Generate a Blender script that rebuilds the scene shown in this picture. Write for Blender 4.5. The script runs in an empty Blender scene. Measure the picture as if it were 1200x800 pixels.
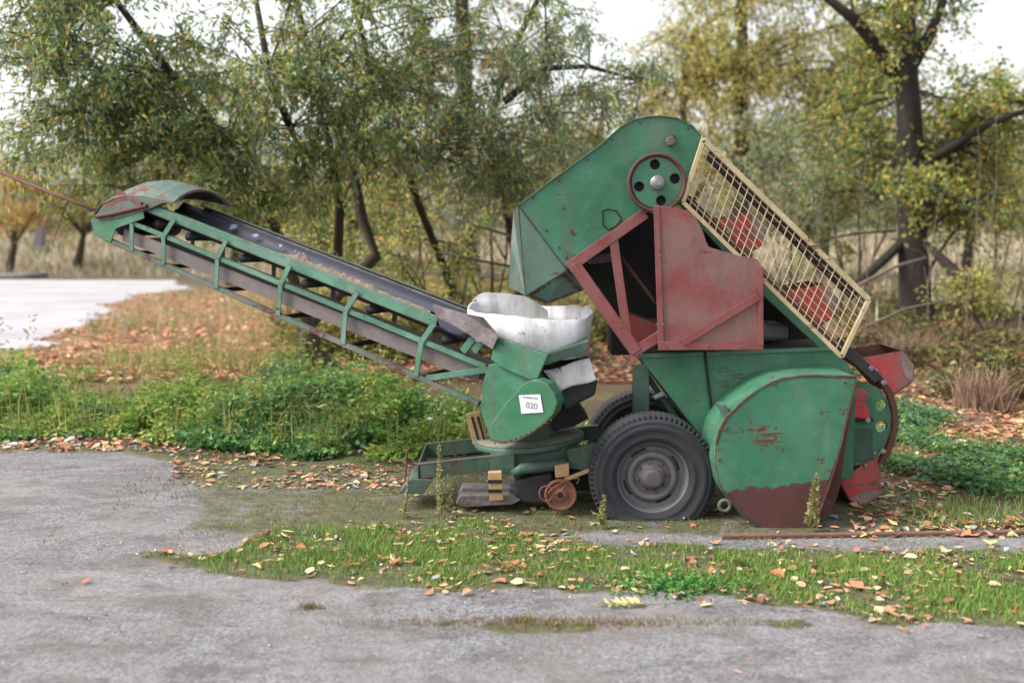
import bpy, math, random
import numpy as np
from mathutils import Vector, Matrix
from mathutils.geometry import tessellate_polygon

random.seed(7); rng = np.random.default_rng(7)
S = bpy.context.scene
R = math.radians

# ------------------------------------------------------------------ camera, sky, sun, exposure
FPX = 1150.0; CAMZ = 1.75; PITCH = math.atan(125.0 / FPX)
cam_d = bpy.data.cameras.new('camera'); cam = bpy.data.objects.new('camera', cam_d)
S.collection.objects.link(cam); S.camera = cam
cam.location = (0, 0, CAMZ); cam.rotation_euler = (math.pi / 2 - PITCH, 0, 0)
cam_d.sensor_width = 36.0; cam_d.lens = FPX / 1200 * 36.0
cam_d.clip_start = 0.05; cam_d.clip_end = 2000
cam_d.dof.use_dof = True; cam_d.dof.focus_distance = 6.2; cam_d.dof.aperture_fstop = 1.1

SUN_EL, SUN_AZ = R(46), R(258)     # azimuth clockwise from +Y: off to the left
W = bpy.data.worlds.new('World'); S.world = W; W.use_nodes = True
wn = W.node_tree; wn.nodes.clear()
sky = wn.nodes.new('ShaderNodeTexSky'); sky.sky_type = 'NISHITA'; sky.sun_disc = False
sky.sun_elevation = SUN_EL; sky.sun_rotation = SUN_AZ; sky.dust_density = 4.0; sky.air_density = 1.5; sky.ozone_density = 1.0
hs = wn.nodes.new('ShaderNodeHueSaturation'); hs.inputs['Saturation'].default_value = 0.22
bg = wn.nodes.new('ShaderNodeBackground'); bg.inputs['Strength'].default_value = 0.135
wo = wn.nodes.new('ShaderNodeOutputWorld')
wn.links.new(sky.outputs[0], hs.inputs['Color']); wn.links.new(hs.outputs[0], bg.inputs['Color']); wn.links.new(bg.outputs[0], wo.inputs['Surface'])
sl = bpy.data.lights.new('sun', 'SUN'); sun = bpy.data.objects.new('sun', sl); S.collection.objects.link(sun)
sl.energy = 1.5; sl.angle = R(20); sl.color = (1.0, 0.95, 0.88)
sd = Vector((math.sin(SUN_AZ) * math.cos(SUN_EL), math.cos(SUN_AZ) * math.cos(SUN_EL), math.sin(SUN_EL)))
sun.rotation_euler = (-sd).to_track_quat('-Z', 'Y').to_euler()
S.view_settings.view_transform = 'Standard'; S.view_settings.look = 'None'
S.view_settings.exposure = 1.27; S.view_settings.gamma = 1.0; S.view_settings.use_curve_mapping = False

# ------------------------------------------------------------------ survey: a bearing read off the photo + a depth -> a point of the place
cp, sp_ = math.cos(PITCH), math.sin(PITCH)
def ray(px, py):
    a, b = px - 600.0, 400.0 - py
    return Vector((a, FPX * cp + b * sp_, -FPX * sp_ + b * cp))
def at(px, py, Y):
    r = ray(px, py); k = Y / r.y
    return Vector((r.x * k, Y, CAMZ + r.z * k))
def onground(px, py, z=0.0):
    r = ray(px, py); k = (z - CAMZ) / r.z
    return Vector((r.x * k, r.y * k, z))
def onplane(px, py, p0, n):
    r = ray(px, py); c = Vector((0, 0, CAMZ)); k = (p0 - c).dot(n) / r.dot(n)
    return c + r * k

# ------------------------------------------------------------------ materials
def srgb(r, g, b):
    f = lambda c: (c / 255 / 12.92) if c / 255 <= 0.04045 else ((c / 255 + 0.055) / 1.055) ** 2.4
    return (f(r), f(g), f(b), 1.0)
def nmat(name):
    m = bpy.data.materials.new(name); m.use_nodes = True
    nt = m.node_tree; nt.nodes.clear()
    out = nt.nodes.new('ShaderNodeOutputMaterial')
    return m, nt, out
def N(nt, t, **kw):
    n = nt.nodes.new(t)
    for k, v in kw.items():
        if k in n.inputs: n.inputs[k].default_value = v
        else: setattr(n, k, v)
    return n
def noise(nt, vec, scale, detail=6, rough=0.6, dist=0.0):
    n = N(nt, 'ShaderNodeTexNoise', Scale=scale, Detail=detail, Roughness=rough, Distortion=dist)
    if vec is not None: nt.links.new(vec, n.inputs['Vector'])
    return n.outputs['Fac']
def ramp(nt, fac, a, b, ca=(0, 0, 0, 1), cb=(1, 1, 1, 1)):
    r = nt.nodes.new('ShaderNodeValToRGB')
    r.color_ramp.elements[0].position = a; r.color_ramp.elements[0].color = ca
    r.color_ramp.elements[1].position = b; r.color_ramp.elements[1].color = cb
    nt.links.new(fac, r.inputs['Fac']); return r.outputs['Color']
def mix(nt, fac, a, b, mode='MIX'):
    m = nt.nodes.new('ShaderNodeMix'); m.data_type = 'RGBA'; m.blend_type = mode
    for s, v in ((m.inputs[0], fac), (m.inputs[6], a), (m.inputs[7], b)):
        if hasattr(v, 'is_linked') or hasattr(v, 'links'): nt.links.new(v, s)
        elif isinstance(v, (int, float)) : s.default_value = v
        else: s.default_value = v
    return m.outputs[2]
def mathn(nt, op, a, b=0.0, clamp=True):
    m = nt.nodes.new('ShaderNodeMath'); m.operation = op; m.use_clamp = clamp
    for s, v in ((m.inputs[0], a), (m.inputs[1], b)):
        if isinstance(v, (int, float)): s.default_value = v
        else: nt.links.new(v, s)
    return m.outputs[0]
def geo_pos(nt): return nt.nodes.new('ShaderNodeNewGeometry').outputs['Position']
def stretch(nt, vec, sx, sy, sz, rot=(0, 0, 0)):
    m = nt.nodes.new('ShaderNodeMapping'); m.inputs['Scale'].default_value = (sx, sy, sz); m.inputs['Rotation'].default_value = rot
    nt.links.new(vec, m.inputs['Vector']); return m.outputs[0]
def bump(nt, h, strength, dist):
    b = N(nt, 'ShaderNodeBump', Strength=strength, Distance=dist); nt.links.new(h, b.inputs['Height']); return b.outputs[0]

def paint(name, base, fade, rust_amt=0.35, rough=0.5, rust=srgb(92, 55, 45), scale=1.0, dirt=0.35, metal=0.0, chipped=True, patch=0.32):
    """old sheet-metal paint: faded patches, dirt runs, scratches and rust coming through"""
    m, nt, out = nmat(name); p = geo_pos(nt)
    f1 = noise(nt, p, 3.2 * scale, 5, 0.6, 0.6)
    c = mix(nt, ramp(nt, f1, 0.40, 0.62), base, fade)
    f2 = noise(nt, stretch(nt, p, 1, 1, 0.6, (0, 0.5, 0)), 1.6 * scale, 7, 0.7, 1.2)
    c = mix(nt, mathn(nt, 'MULTIPLY', ramp(nt, f2, 0.52, 0.66), patch), c, mix(nt, 0.5, fade, srgb(150, 150, 150)))
    run = noise(nt, stretch(nt, p, 14, 14, 1.6), 1.0 * scale, 4, 0.65)
    c = mix(nt, mathn(nt, 'MULTIPLY', ramp(nt, run, 0.46, 0.68), dirt * 1.25), c, srgb(84, 80, 70))
    c = mix(nt, mathn(nt, 'MULTIPLY', ramp(nt, noise(nt, p, 38, 6, 0.75), 0.55, 0.68), 0.30), c, srgb(110, 112, 104))
    sc = noise(nt, stretch(nt, p, 3, 3, 34, (0, 0.25, 0)), 1.0 * scale, 5, 0.7, 0.8)
    spot = noise(nt, p, 22 * scale, 6, 0.7, 0.3)
    big = noise(nt, p, 4.5 * scale, 4, 0.6)
    rmask = mathn(nt, 'MAXIMUM', ramp(nt, mathn(nt, 'MULTIPLY', spot, big), 0.40 - 0.12 * rust_amt, 0.43 - 0.12 * rust_amt),
                  ramp(nt, mathn(nt, 'MULTIPLY', sc, mathn(nt, 'ADD', big, 0.12)), 0.46 - 0.10 * rust_amt, 0.50 - 0.10 * rust_amt))
    bv = N(nt, 'ShaderNodeBevel', samples=4, Radius=0.014); gn = nt.nodes.new('ShaderNodeNewGeometry')
    dt = nt.nodes.new('ShaderNodeVectorMath'); dt.operation = 'DOT_PRODUCT'; nt.links.new(bv.outputs[0], dt.inputs[0]); nt.links.new(gn.outputs['Normal'], dt.inputs[1])
    edge = mathn(nt, 'SUBTRACT', 1.0, dt.outputs['Value'])
    emask = ramp(nt, mathn(nt, 'MULTIPLY', mathn(nt, 'MULTIPLY', edge, 5.0), ramp(nt, noise(nt, p, 13, 6, 0.75), 0.40, 0.62)), 0.16 - 0.1 * min(1, rust_amt), 0.30 - 0.1 * min(1, rust_amt))
    if chipped: rmask = mathn(nt, 'MAXIMUM', rmask, emask)
    rc = mix(nt, noise(nt, p, 60, 4, 0.7), rust, srgb(58, 38, 33))
    c = mix(nt, rmask, c, rc)
    b = N(nt, 'ShaderNodeBsdfPrincipled', Metallic=metal)
    nt.links.new(c, b.inputs['Base Color'])
    rr = mix(nt, rmask, (rough, rough, rough, 1), (0.9, 0.9, 0.9, 1))
    rr = mix(nt, mathn(nt, 'MULTIPLY', noise(nt, p, 9, 5), 0.5), rr, (0.75, 0.75, 0.75, 1))
    nt.links.new(rr, b.inputs['Roughness'])
    h = mathn(nt, 'ADD', mathn(nt, 'MULTIPLY', noise(nt, p, 5, 3), 0.9, False), mathn(nt, 'MULTIPLY', rmask, -0.08, False), False)
    h = mathn(nt, 'ADD', h, mathn(nt, 'MULTIPLY', noise(nt, p, 1.7, 2), 2.2, False), False)
    nt.links.new(bump(nt, h, 0.45, 0.016), b.inputs['Normal'])
    nt.links.new(b.outputs[0], out.inputs['Surface']); return m
def plain(name, c0, c1, scale=8, rough=0.7, bs=0.3, bd=0.005, metal=0.0, detail=6, st=(1, 1, 1)):
    m, nt, out = nmat(name); p = stretch(nt, geo_pos(nt), *st)
    f = noise(nt, p, scale, detail, 0.65, 0.4)
    b = N(nt, 'ShaderNodeBsdfPrincipled', Roughness=rough, Metallic=metal)
    c = mix(nt, ramp(nt, f, 0.3, 0.7), c0, c1)
    c = mix(nt, mathn(nt, 'MULTIPLY', ramp(nt, noise(nt, p, scale * 6, 4), 0.4, 0.7), 0.3), c, tuple(x * 0.6 for x in c0[:3]) + (1,))
    nt.links.new(c, b.inputs['Base Color'])
    nt.links.new(bump(nt, noise(nt, p, scale * 3, 6), bs, bd), b.inputs['Normal'])
    nt.links.new(b.outputs[0], out.inputs['Surface']); return m
def leafmat(name, trans=0.35, rough=0.55, tint=(1, 1, 1, 1)):
    m, nt, out = nmat(name)
    a = N(nt, 'ShaderNodeAttribute', attribute_name='Col')
    c = mix(nt, 1.0, a.outputs['Color'], tint, 'MULTIPLY')
    b = N(nt, 'ShaderNodeBsdfPrincipled', Roughness=rough); nt.links.new(c, b.inputs['Base Color'])
    b.inputs['Specular IOR Level'].default_value = 0.3
    t = N(nt, 'ShaderNodeBsdfTranslucent'); nt.links.new(c, t.inputs['Color'])
    x = N(nt, 'ShaderNodeMixShader'); x.inputs[0].default_value = trans
    nt.links.new(b.outputs[0], x.inputs[1]); nt.links.new(t.outputs[0], x.inputs[2])
    nt.links.new(x.outputs[0], out.inputs['Surface']); return m

M = {}
M['green'] = paint('green_paint', srgb(38, 98, 70), srgb(58, 114, 88), 0.22, 0.5)
M['green_chute'] = paint('green_paint_dull', srgb(72, 104, 92), srgb(86, 114, 104), 0.12, 0.5, dirt=0.25)
M['green_dark'] = paint('green_paint_dark', srgb(34, 66, 54), srgb(50, 82, 70), 0.35, 0.55, dirt=0.5)
M['green_bright'] = paint('green_paint_guard', srgb(36, 98, 66), srgb(48, 106, 78), 0.12, 0.4, dirt=0.2)
M['green_rail'] = paint('green_paint_rail', srgb(48, 98, 78), srgb(76, 122, 104), 0.3, 0.5, dirt=0.25)
M['rail_worn'] = paint('green_paint_worn_rail', srgb(58, 92, 78), srgb(92, 92, 86), 0.8, 0.6)
M['hood'] = paint('green_paint_rusting', srgb(44, 78, 67), srgb(78, 90, 82), 1.0, 0.6, rust=srgb(120, 66, 58))
M['scoop'] = paint('green_paint_scraped', srgb(48, 108, 80), srgb(62, 120, 95), 0.40, 0.5, rust=srgb(110, 66, 52), dirt=0.2)
M['edge'] = paint('rust_chipped_edge', srgb(54, 100, 82), srgb(88, 70, 60), 1.5, 0.6, rust=srgb(104, 62, 50))
M['maroon'] = paint('maroon_paint', srgb(118, 54, 54), srgb(132, 74, 73), 0.25, 0.45, rust=srgb(100, 60, 56), dirt=0.3)
M['maroon_worn'] = paint('maroon_paint_worn', srgb(124, 60, 60), srgb(124, 90, 86), 0.14, 0.45, rust=srgb(118, 70, 66), dirt=0.4)
M['red'] = paint('red_paint', srgb(184, 44, 52), srgb(136, 88, 86), 0.75, 0.5, rust=srgb(120, 100, 96), dirt=0.4)
M['bucket_grey'] = plain('worn_bucket_steel', srgb(150, 130, 128), srgb(112, 84, 80), 10, 0.5, metal=0.2)
M['rust'] = plain('rusty_steel', srgb(100, 62, 52), srgb(78, 50, 46), 12, 0.85, st=(1, 1, 0.35))
M['rust_red'] = plain('red_brown_rust', srgb(92, 54, 50), srgb(74, 45, 43), 9, 0.8, st=(1.6, 1, 0.4))
M['rust_orange'] = plain('orange_rust', srgb(136, 90, 72), srgb(104, 72, 60), 14, 0.9)
M['bar_rust'] = plain('brown_flaking_rust', srgb(120, 86, 70), srgb(90, 66, 56), 16, 0.9)
M['yellow'] = paint('cream_yellow_paint', srgb(176, 157, 119), srgb(186, 170, 138), 0.55, 0.5, rust=srgb(150, 96, 66), dirt=0.25, chipped=False)
M['yellow_dull'] = plain('dull_yellow_paint', srgb(178, 148, 104), srgb(150, 122, 88), 10, 0.6)
M['black'] = plain('oil_and_shade_black', srgb(20, 20, 21), srgb(30, 29, 29), 10, 0.75)  # oily black parts, and the painted shade inside the casing
M['rubber'] = plain('black_rubber', srgb(34, 35, 40), srgb(48, 48, 52), 8, 0.6)
M['tyre'] = plain('weathered_tyre_rubber', srgb(34, 36, 43), srgb(54, 54, 58), 5, 0.85, 0.4, 0.004)
M['rim'] = plain('weathered_wheel_steel', srgb(98, 100, 111), srgb(110, 103, 101), 6, 0.55, metal=0.25)
M['rim_rust'] = plain('rusty_hub_steel', srgb(84, 72, 68), srgb(106, 102, 104), 14, 0.7, metal=0.2)
M['white'] = paint('chalky_white_paint', srgb(222, 221, 225), srgb(206, 204, 207), 0.35, 0.4, rust=srgb(120, 104, 94), dirt=0.26, chipped=False, patch=0.12)
M['galv'] = plain('dented_galvanised_sheet', srgb(132, 124, 126), srgb(88, 80, 80), 6, 0.5, 0.5, 0.02, metal=0.4)
M['belt'] = plain('blue_black_belt', srgb(44, 46, 60), srgb(56, 57, 70), 5, 0.5)
M['belt_under'] = plain('dusty_belt_underside', srgb(82, 76, 78), srgb(112, 102, 100), 3, 0.7, st=(1, 1, 1))
M['sand'] = plain('dried_sand_residue', srgb(136, 120, 106), srgb(104, 88, 76), 18, 0.95, 0.8, 0.02)
M['chalk'] = plain('chalk_white_mark', srgb(112, 120, 142), srgb(134, 142, 162), 20, 0.8)
M['paper'] = plain('white_paper', srgb(206, 206, 214), srgb(198, 198, 208), 6, 0.7)
M['ink'] = plain('grey_ink', srgb(96, 100, 116), srgb(110, 114, 128), 8, 0.8)
M['steel'] = plain('bare_steel', srgb(160, 160, 164), srgb(110, 108, 108), 14, 0.4, metal=0.5)
M['turn_top'] = plain('dusty_turntable_top', srgb(122, 120, 108), srgb(96, 100, 88), 9, 0.8)
M['bark'] = plain('grey_brown_bark', srgb(80, 68, 56), srgb(50, 43, 37), 9, 0.95, 0.9, 0.02, st=(3, 3, 0.5))
M['bark_dark'] = plain('dark_oak_bark', srgb(58, 49, 42), srgb(28, 25, 23), 5, 0.95, 1.0, 0.04, st=(3, 3, 0.5))
M['twig'] = plain('grey_twig', srgb(120, 108, 98), srgb(92, 82, 74), 10, 0.9)
M['concrete'] = plain('weathered_concrete_post', srgb(120, 116, 120), srgb(92, 90, 96), 3, 0.9)
M['leaf'] = leafmat('tree_leaves', 0.58)
M['leaf_low'] = leafmat('undergrowth_leaves', 0.42, 0.6)
M['litter'] = leafmat('fallen_leaves', 0.12, 0.8)
M['grass'] = leafmat('grass_blades', 0.25, 0.6)

# ------------------------------------------------------------------ object helpers
COL = S.collection
WORLD = {}                                   # world position of each object's origin
def link(o, parent=None, loc=(0, 0, 0)):
    COL.objects.link(o); loc = Vector(loc); WORLD[o.name] = loc
    if parent is not None:
        o.parent = parent; o.location = loc - WORLD[parent.name]
    else: o.location = loc
    return o
def tag(o, label=None, cat=None, group=None, kind=None):
    if label: o['label'] = label
    if cat: o['category'] = cat
    if group: o['group'] = group
    if kind: o['kind'] = kind
    return o
def empty(name, loc):
    o = bpy.data.objects.new(name, None); o.empty_display_size = 0.2; return link(o, None, loc)
class MB:
    def __init__(s): s.v = []; s.f = []
    def add(s, vs, fs):
        k = len(s.v); s.v += [Vector(v) for v in vs]; s.f += [tuple(i + k for i in f) for f in fs]; return s
    def box(s, c, size, rot=None):
        hx, hy, hz = (d / 2 for d in size); c = Vector(c)
        vs = [Vector((x, y, z)) for x in (-hx, hx) for y in (-hy, hy) for z in (-hz, hz)]
        if rot is not None: vs = [rot @ v for v in vs]
        return s.add([c + v for v in vs], [(0, 1, 3, 2), (4, 6, 7, 5), (0, 4, 5, 1), (2, 3, 7, 6), (0, 2, 6, 4), (1, 5, 7, 3)])
    def prism(s, pts, d):
        """closed outline pts (3D) swept by the vector d"""
        n = len(pts); d = Vector(d); pts = [Vector(p) for p in pts]
        return s.add(pts + [p + d for p in pts], [tuple(range(n)), tuple(range(2 * n - 1, n - 1, -1))] + [(i, i + n, (i + 1) % n + n, (i + 1) % n) for i in range(n)])
    def holed(s, outer, holes, d):
        d = Vector(d); loops = [[Vector(p) for p in outer]] + [[Vector(p) for p in h] for h in holes]
        flat = [p for l in loops for p in l]; n = len(flat)
        tri = tessellate_polygon(loops)
        fs = [tuple(t) for t in tri] + [tuple(i + n for i in reversed(t)) for t in tri]
        k = 0
        for l in loops:
            m = len(l); fs += [(k + i, k + i + n, k + (i + 1) % m + n, k + (i + 1) % m) for i in range(m)]; k += m
        return s.add(flat + [p + d for p in flat], fs)
    def bar(s, a, b, w, h, up=(0, 0, 1)):
        """rectangular bar from a to b: w sideways, h along up"""
        a, b = Vector(a), Vector(b); t = (b - a).normalized(); up = Vector(up); sd_ = t.cross(up).normalized(); u = sd_.cross(t).normalized()
        vs = [p + sd_ * x * w / 2 + u * y * h / 2 for p in (a, b) for x, y in ((-1, -1), (1, -1), (1, 1), (-1, 1))]
        return s.add(vs, [(3, 2, 1, 0), (4, 5, 6, 7)] + [(i, (i + 1) % 4, (i + 1) % 4 + 4, i + 4) for i in range(4)])
    def tube(s, pts, rad, seg=8, cap=True):
        pts = [Vector(p) for p in pts]; n = len(pts)
        if not hasattr(rad, '__len__'): rad = [rad] * n
        vs = []; ref = Vector((0.31, 0.87, 0.37))
        for i, p in enumerate(pts):
            t = (pts[min(i + 1, n - 1)] - pts[max(i - 1, 0)]).normalized()
            x = t.cross(ref)
            if x.length < 1e-3: x = t.cross(Vector((1, 0, 0)))
            x.normalize(); y = t.cross(x)
            vs += [p + (x * math.cos(2 * math.pi * k / seg) + y * math.sin(2 * math.pi * k / seg)) * rad[i] for k in range(seg)]
        fs = [(i * seg + k, i * seg + (k + 1) % seg, (i + 1) * seg + (k + 1) % seg, (i + 1) * seg + k) for i in range(n - 1) for k in range(seg)]
        if cap: fs += [tuple(range(seg - 1, -1, -1)), tuple((n - 1) * seg + k for k in range(seg))]
        return s.add(vs, fs)
    def lathe(s, c, prof, seg=48, axis='y', close=True):
        """prof: (radius, offset along axis)"""
        c = Vector(c); vs = []
        for r, o in prof:
            for k in range(seg):
                a = 2 * math.pi * k / seg
                vs.append(c + (Vector((r * math.cos(a), o, r * math.sin(a))) if axis == 'y' else Vector((r * math.cos(a), r * math.sin(a), o))))
        n = len(prof)
        fs = [(i * seg + k, i * seg + (k + 1) % seg, (i + 1) * seg + (k + 1) % seg, (i + 1) * seg + k) for i in range(n - 1) for k in range(seg)]
        if close: fs += [tuple(range(seg)), tuple((n - 1) * seg + k for k in range(seg - 1, -1, -1))]
        return s.add(vs, fs)
    def build(s, name, mat, parent=None, bevel=0.0, smooth=False, origin=None):
        vs = np.array([tuple(v) for v in s.v]); c = (vs.min(0) + vs.max(0)) / 2 if origin is None else np.array(origin)
        me = bpy.data.meshes.new(name); me.from_pydata([tuple(v) for v in (vs - c)], [], s.f); me.update()
        import bmesh
        bm = bmesh.new(); bm.from_mesh(me); bmesh.ops.recalc_face_normals(bm, faces=bm.faces); bm.to_mesh(me); bm.free()
        if smooth: me.shade_smooth()
        for mm in (mat if isinstance(mat, list) else [mat]): me.materials.append(M[mm])
        o = bpy.data.objects.new(name, me); link(o, parent, c)
        if bevel:
            b = o.modifiers.new('bevel', 'BEVEL'); b.width = bevel; b.segments = 2; b.limit_method = 'ANGLE'; b.angle_limit = R(40)
        return o
def fast_mesh(name, verts, tris, cols, mat, parent=None, origin=(0, 0, 0)):
    verts = np.asarray(verts, np.float32) - np.asarray(origin, np.float32); tris = np.asarray(tris, np.int32)
    me = bpy.data.meshes.new(name); nv, nf = len(verts), len(tris)
    me.vertices.add(nv); me.vertices.foreach_set('co', verts.ravel())
    me.loops.add(nf * 3); me.loops.foreach_set('vertex_index', tris.ravel())
    me.polygons.add(nf); me.polygons.foreach_set('loop_start', np.arange(0, nf * 3, 3, dtype=np.int32))
    try: me.polygons.foreach_set('loop_total', np.full(nf, 3, np.int32))
    except Exception: pass
    me.update(calc_edges=True)
    if cols is not None:
        a = me.attributes.new('Col', 'FLOAT_COLOR', 'POINT')
        c4 = np.ones((nv, 4), np.float32); c4[:, :3] = cols; a.data.foreach_set('color', c4.ravel())
    me.materials.append(M[mat]); me.validate()
    o = bpy.data.objects.new(name, me); return link(o, parent, origin)
def unit(a): return a / np.maximum(np.linalg.norm(a, axis=1, keepdims=True), 1e-9)
def palette(n, cols, wts, jit=0.18):
    c = np.array([srgb(*x)[:3] for x in cols]); w = np.array(wts, float); w /= w.sum()
    k = rng.choice(len(c), n, p=w)
    return np.clip(c[k] * (1 + rng.normal(0, jit, (n, 1))) * (1 + rng.normal(0, 0.05, (n, 3))), 0.004, 0.9)
def leaf_geo(pos, axis, L, Wd, cols, fold=0.25, bend=0.15, broad=False):
    n = len(pos); axis = unit(axis); rv = unit(rng.normal(size=(n, 3)))
    side = unit(np.cross(axis, rv)); nr = np.cross(side, axis)
    L = np.broadcast_to(np.asarray(L, float).reshape(-1, 1), (n, 1)); Wd = np.broadcast_to(np.asarray(Wd, float).reshape(-1, 1), (n, 1))
    tip = pos + axis * L - nr * L * bend
    if broad:
        v = np.stack([pos, pos + axis * L * .25 + side * Wd * .45 + nr * fold * Wd, pos + axis * L * .62 + side * Wd * .42 + nr * fold * Wd * .6, tip,
                      pos + axis * L * .62 - side * Wd * .42 + nr * fold * Wd * .6, pos + axis * L * .25 - side * Wd * .45 + nr * fold * Wd], 1)
        base = np.array([[0, 1, 2], [0, 2, 3], [0, 3, 4], [0, 4, 5]]); k = 6
    else:
        v = np.stack([pos, pos + axis * L * .45 + side * Wd * .5 + nr * fold * Wd, tip, pos + axis * L * .45 - side * Wd * .5 + nr * fold * Wd], 1)
        base = np.array([[0, 1, 2], [0, 2, 3]]); k = 4
    t = (base[None] + (np.arange(n) * k)[:, None, None]).reshape(-1, 3)
    return v.reshape(-1, 3), t, np.repeat(cols, k, 0)
def merge(parts):
    vs, ts, cs, k = [], [], [], 0
    for v, t, c in parts: vs.append(v); ts.append(t + k); cs.append(c); k += len(v)
    return np.concatenate(vs), np.concatenate(ts), np.concatenate(cs)
def blades_geo(pos, h, w, cols, lean=0.35):
    n = len(pos); a = rng.uniform(0, 2 * np.pi, n); dx = np.stack([np.cos(a), np.sin(a), 0 * a], 1)
    b = rng.uniform(0, 2 * np.pi, n); ln = np.stack([np.cos(b), np.sin(b), 0 * b], 1) * (np.abs(rng.normal(0, lean, n)) * h)[:, None]
    up = np.zeros((n, 3)); up[:, 2] = h; w = np.broadcast_to(np.asarray(w, float), (n,))[:, None]
    v = np.stack([pos - dx * w, pos + dx * w, pos + up * .55 + ln * .35 - dx * w * .7, pos + up * .55 + ln * .35 + dx * w * .7, pos + up * .95 + ln], 1)
    t = (np.array([[0, 1, 3], [0, 3, 2], [2, 3, 4]])[None] + (np.arange(n) * 5)[:, None, None]).reshape(-1, 3)
    return v.reshape(-1, 3), t, np.repeat(cols, 5, 0)

# smooth value noise in numpy, used for ragged edges and clumping
_tab = rng.random((256, 256))
def vnoise(x, y):
    xi, yi = np.floor(x).astype(int), np.floor(y).astype(int); fx, fy = x - xi, y - yi
    fx, fy = fx * fx * (3 - 2 * fx), fy * fy * (3 - 2 * fy); g = lambda i, j: _tab[i % 256, j % 256]
    return (g(xi, yi) * (1 - fx) + g(xi + 1, yi) * fx) * (1 - fy) + (g(xi, yi + 1) * (1 - fx) + g(xi + 1, yi + 1) * fx) * fy
def fbm(x, y, s=1.0): return sum(vnoise(x * s * 2 ** k + 17 * k, y * s * 2 ** k + 31 * k) / 2 ** (k + 1) for k in range(4)) / 0.9375

# ------------------------------------------------------------------ the ground
sstep = lambda t: np.clip(t, 0, 1) ** 2 * (3 - 2 * np.clip(t, 0, 1))
def pad_sd(x, y):                      # >0 inside the concrete pad at the left
    edge = np.interp(y, [13.0, 14.6, 16.5, 19, 23, 28, 32, 38, 39.5], [-11.5, -7.7, -7.4, -8.3, -9.3, -10.6, -10.4, -13.0, -40])
    return edge - x + (fbm(x * 1.0, y * 1.0, .9) - .5) * 1.6
def gz(x, y):
    x = np.asarray(x, float); y = np.asarray(y, float)
    w = sstep((y - 8.0) / 4) * (1 - sstep((pad_sd(x, y) + 2) / 1.5))
    rise = sstep((y - 41) / 22) * 1.45 + sstep((y - 14) / 26) * 0.25 * sstep((x + 6) / 5)
    return w * (fbm(x, y, .45) - .5) * 0.16 + rise
def axis_pts(lo, d0, d1, step, hi, g=1.16):
    a = list(np.arange(d0, d1 + 1e-6, step)); s = step; v = a[-1]
    while v < hi: s *= g; v += s; a.append(v)
    s = step; v = a[0]; pre = []
    while v > lo: s *= g; v -= s; pre.append(v)
    return np.array(pre[::-1] + a)
def sheet(name, xs, ys, zf, mat, mask=None, attrs=None):
    X, Y = np.meshgrid(xs, ys); x, y = X.ravel(), Y.ravel(); z = zf(x, y); nx, ny = len(xs), len(ys)
    i = (np.arange(ny - 1)[:, None] * nx + np.arange(nx - 1)[None]).ravel()
    q = np.stack([i, i + 1, i + nx + 1, i + nx], 1)
    if mask is not None: mk = mask(x, y); q = q[mk[q].all(1)]
    used, inv = np.unique(q, return_inverse=True); q = inv.reshape(-1, 4)
    v = np.stack([x, y, z], 1)[used]; t = np.concatenate([q[:, [0, 1, 2]], q[:, [0, 2, 3]]])
    o = fast_mesh(name, v, t, None, mat)
    for k, fn in (attrs or {}).items():
        a = o.data.attributes.new(k, 'FLOAT', 'POINT'); a.data.foreach_set('value', np.asarray(fn(v[:, 0], v[:, 1]), np.float32))
    o.data.shade_smooth(); return tag(o, kind='structure')

def ground_mat():
    m, nt, out = nmat('soil_litter_and_turf'); p = geo_pos(nt)
    soil = mix(nt, noise(nt, p, 5, 8, 0.7), srgb(92, 80, 66), srgb(66, 60, 48))
    lit = mix(nt, noise(nt, p, 16, 6, 0.75), srgb(170, 132, 106), srgb(122, 94, 74))
    a = N(nt, 'ShaderNodeAttribute', attribute_name='litter'); g = N(nt, 'ShaderNodeAttribute', attribute_name='dry')
    c = mix(nt, mathn(nt, 'MULTIPLY', a.outputs['Fac'], ramp(nt, noise(nt, p, 9, 6, 0.7), 0.25, 0.6)), soil, lit)
    green = mix(nt, noise(nt, p, 7, 6, .7), srgb(92, 104, 60), srgb(116, 112, 70))
    c = mix(nt, ramp(nt, noise(nt, p, 1.1, 5, 0.65), 0.52, 0.66), c, green)
    dry = mix(nt, noise(nt, p, 3, 7, .75), srgb(176, 160, 142), srgb(136, 122, 102))
    c = mix(nt, g.outputs['Fac'], c, dry)
    b = N(nt, 'ShaderNodeBsdfPrincipled', Roughness=0.95); nt.links.new(c, b.inputs['Base Color'])
    b.inputs['Specular IOR Level'].default_value = 0.15
    nt.links.new(bump(nt, noise(nt, p, 22, 8, 0.75), 0.8, 0.03), b.inputs['Normal'])
    nt.links.new(b.outputs[0], out.inputs['Surface']); return m
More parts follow.
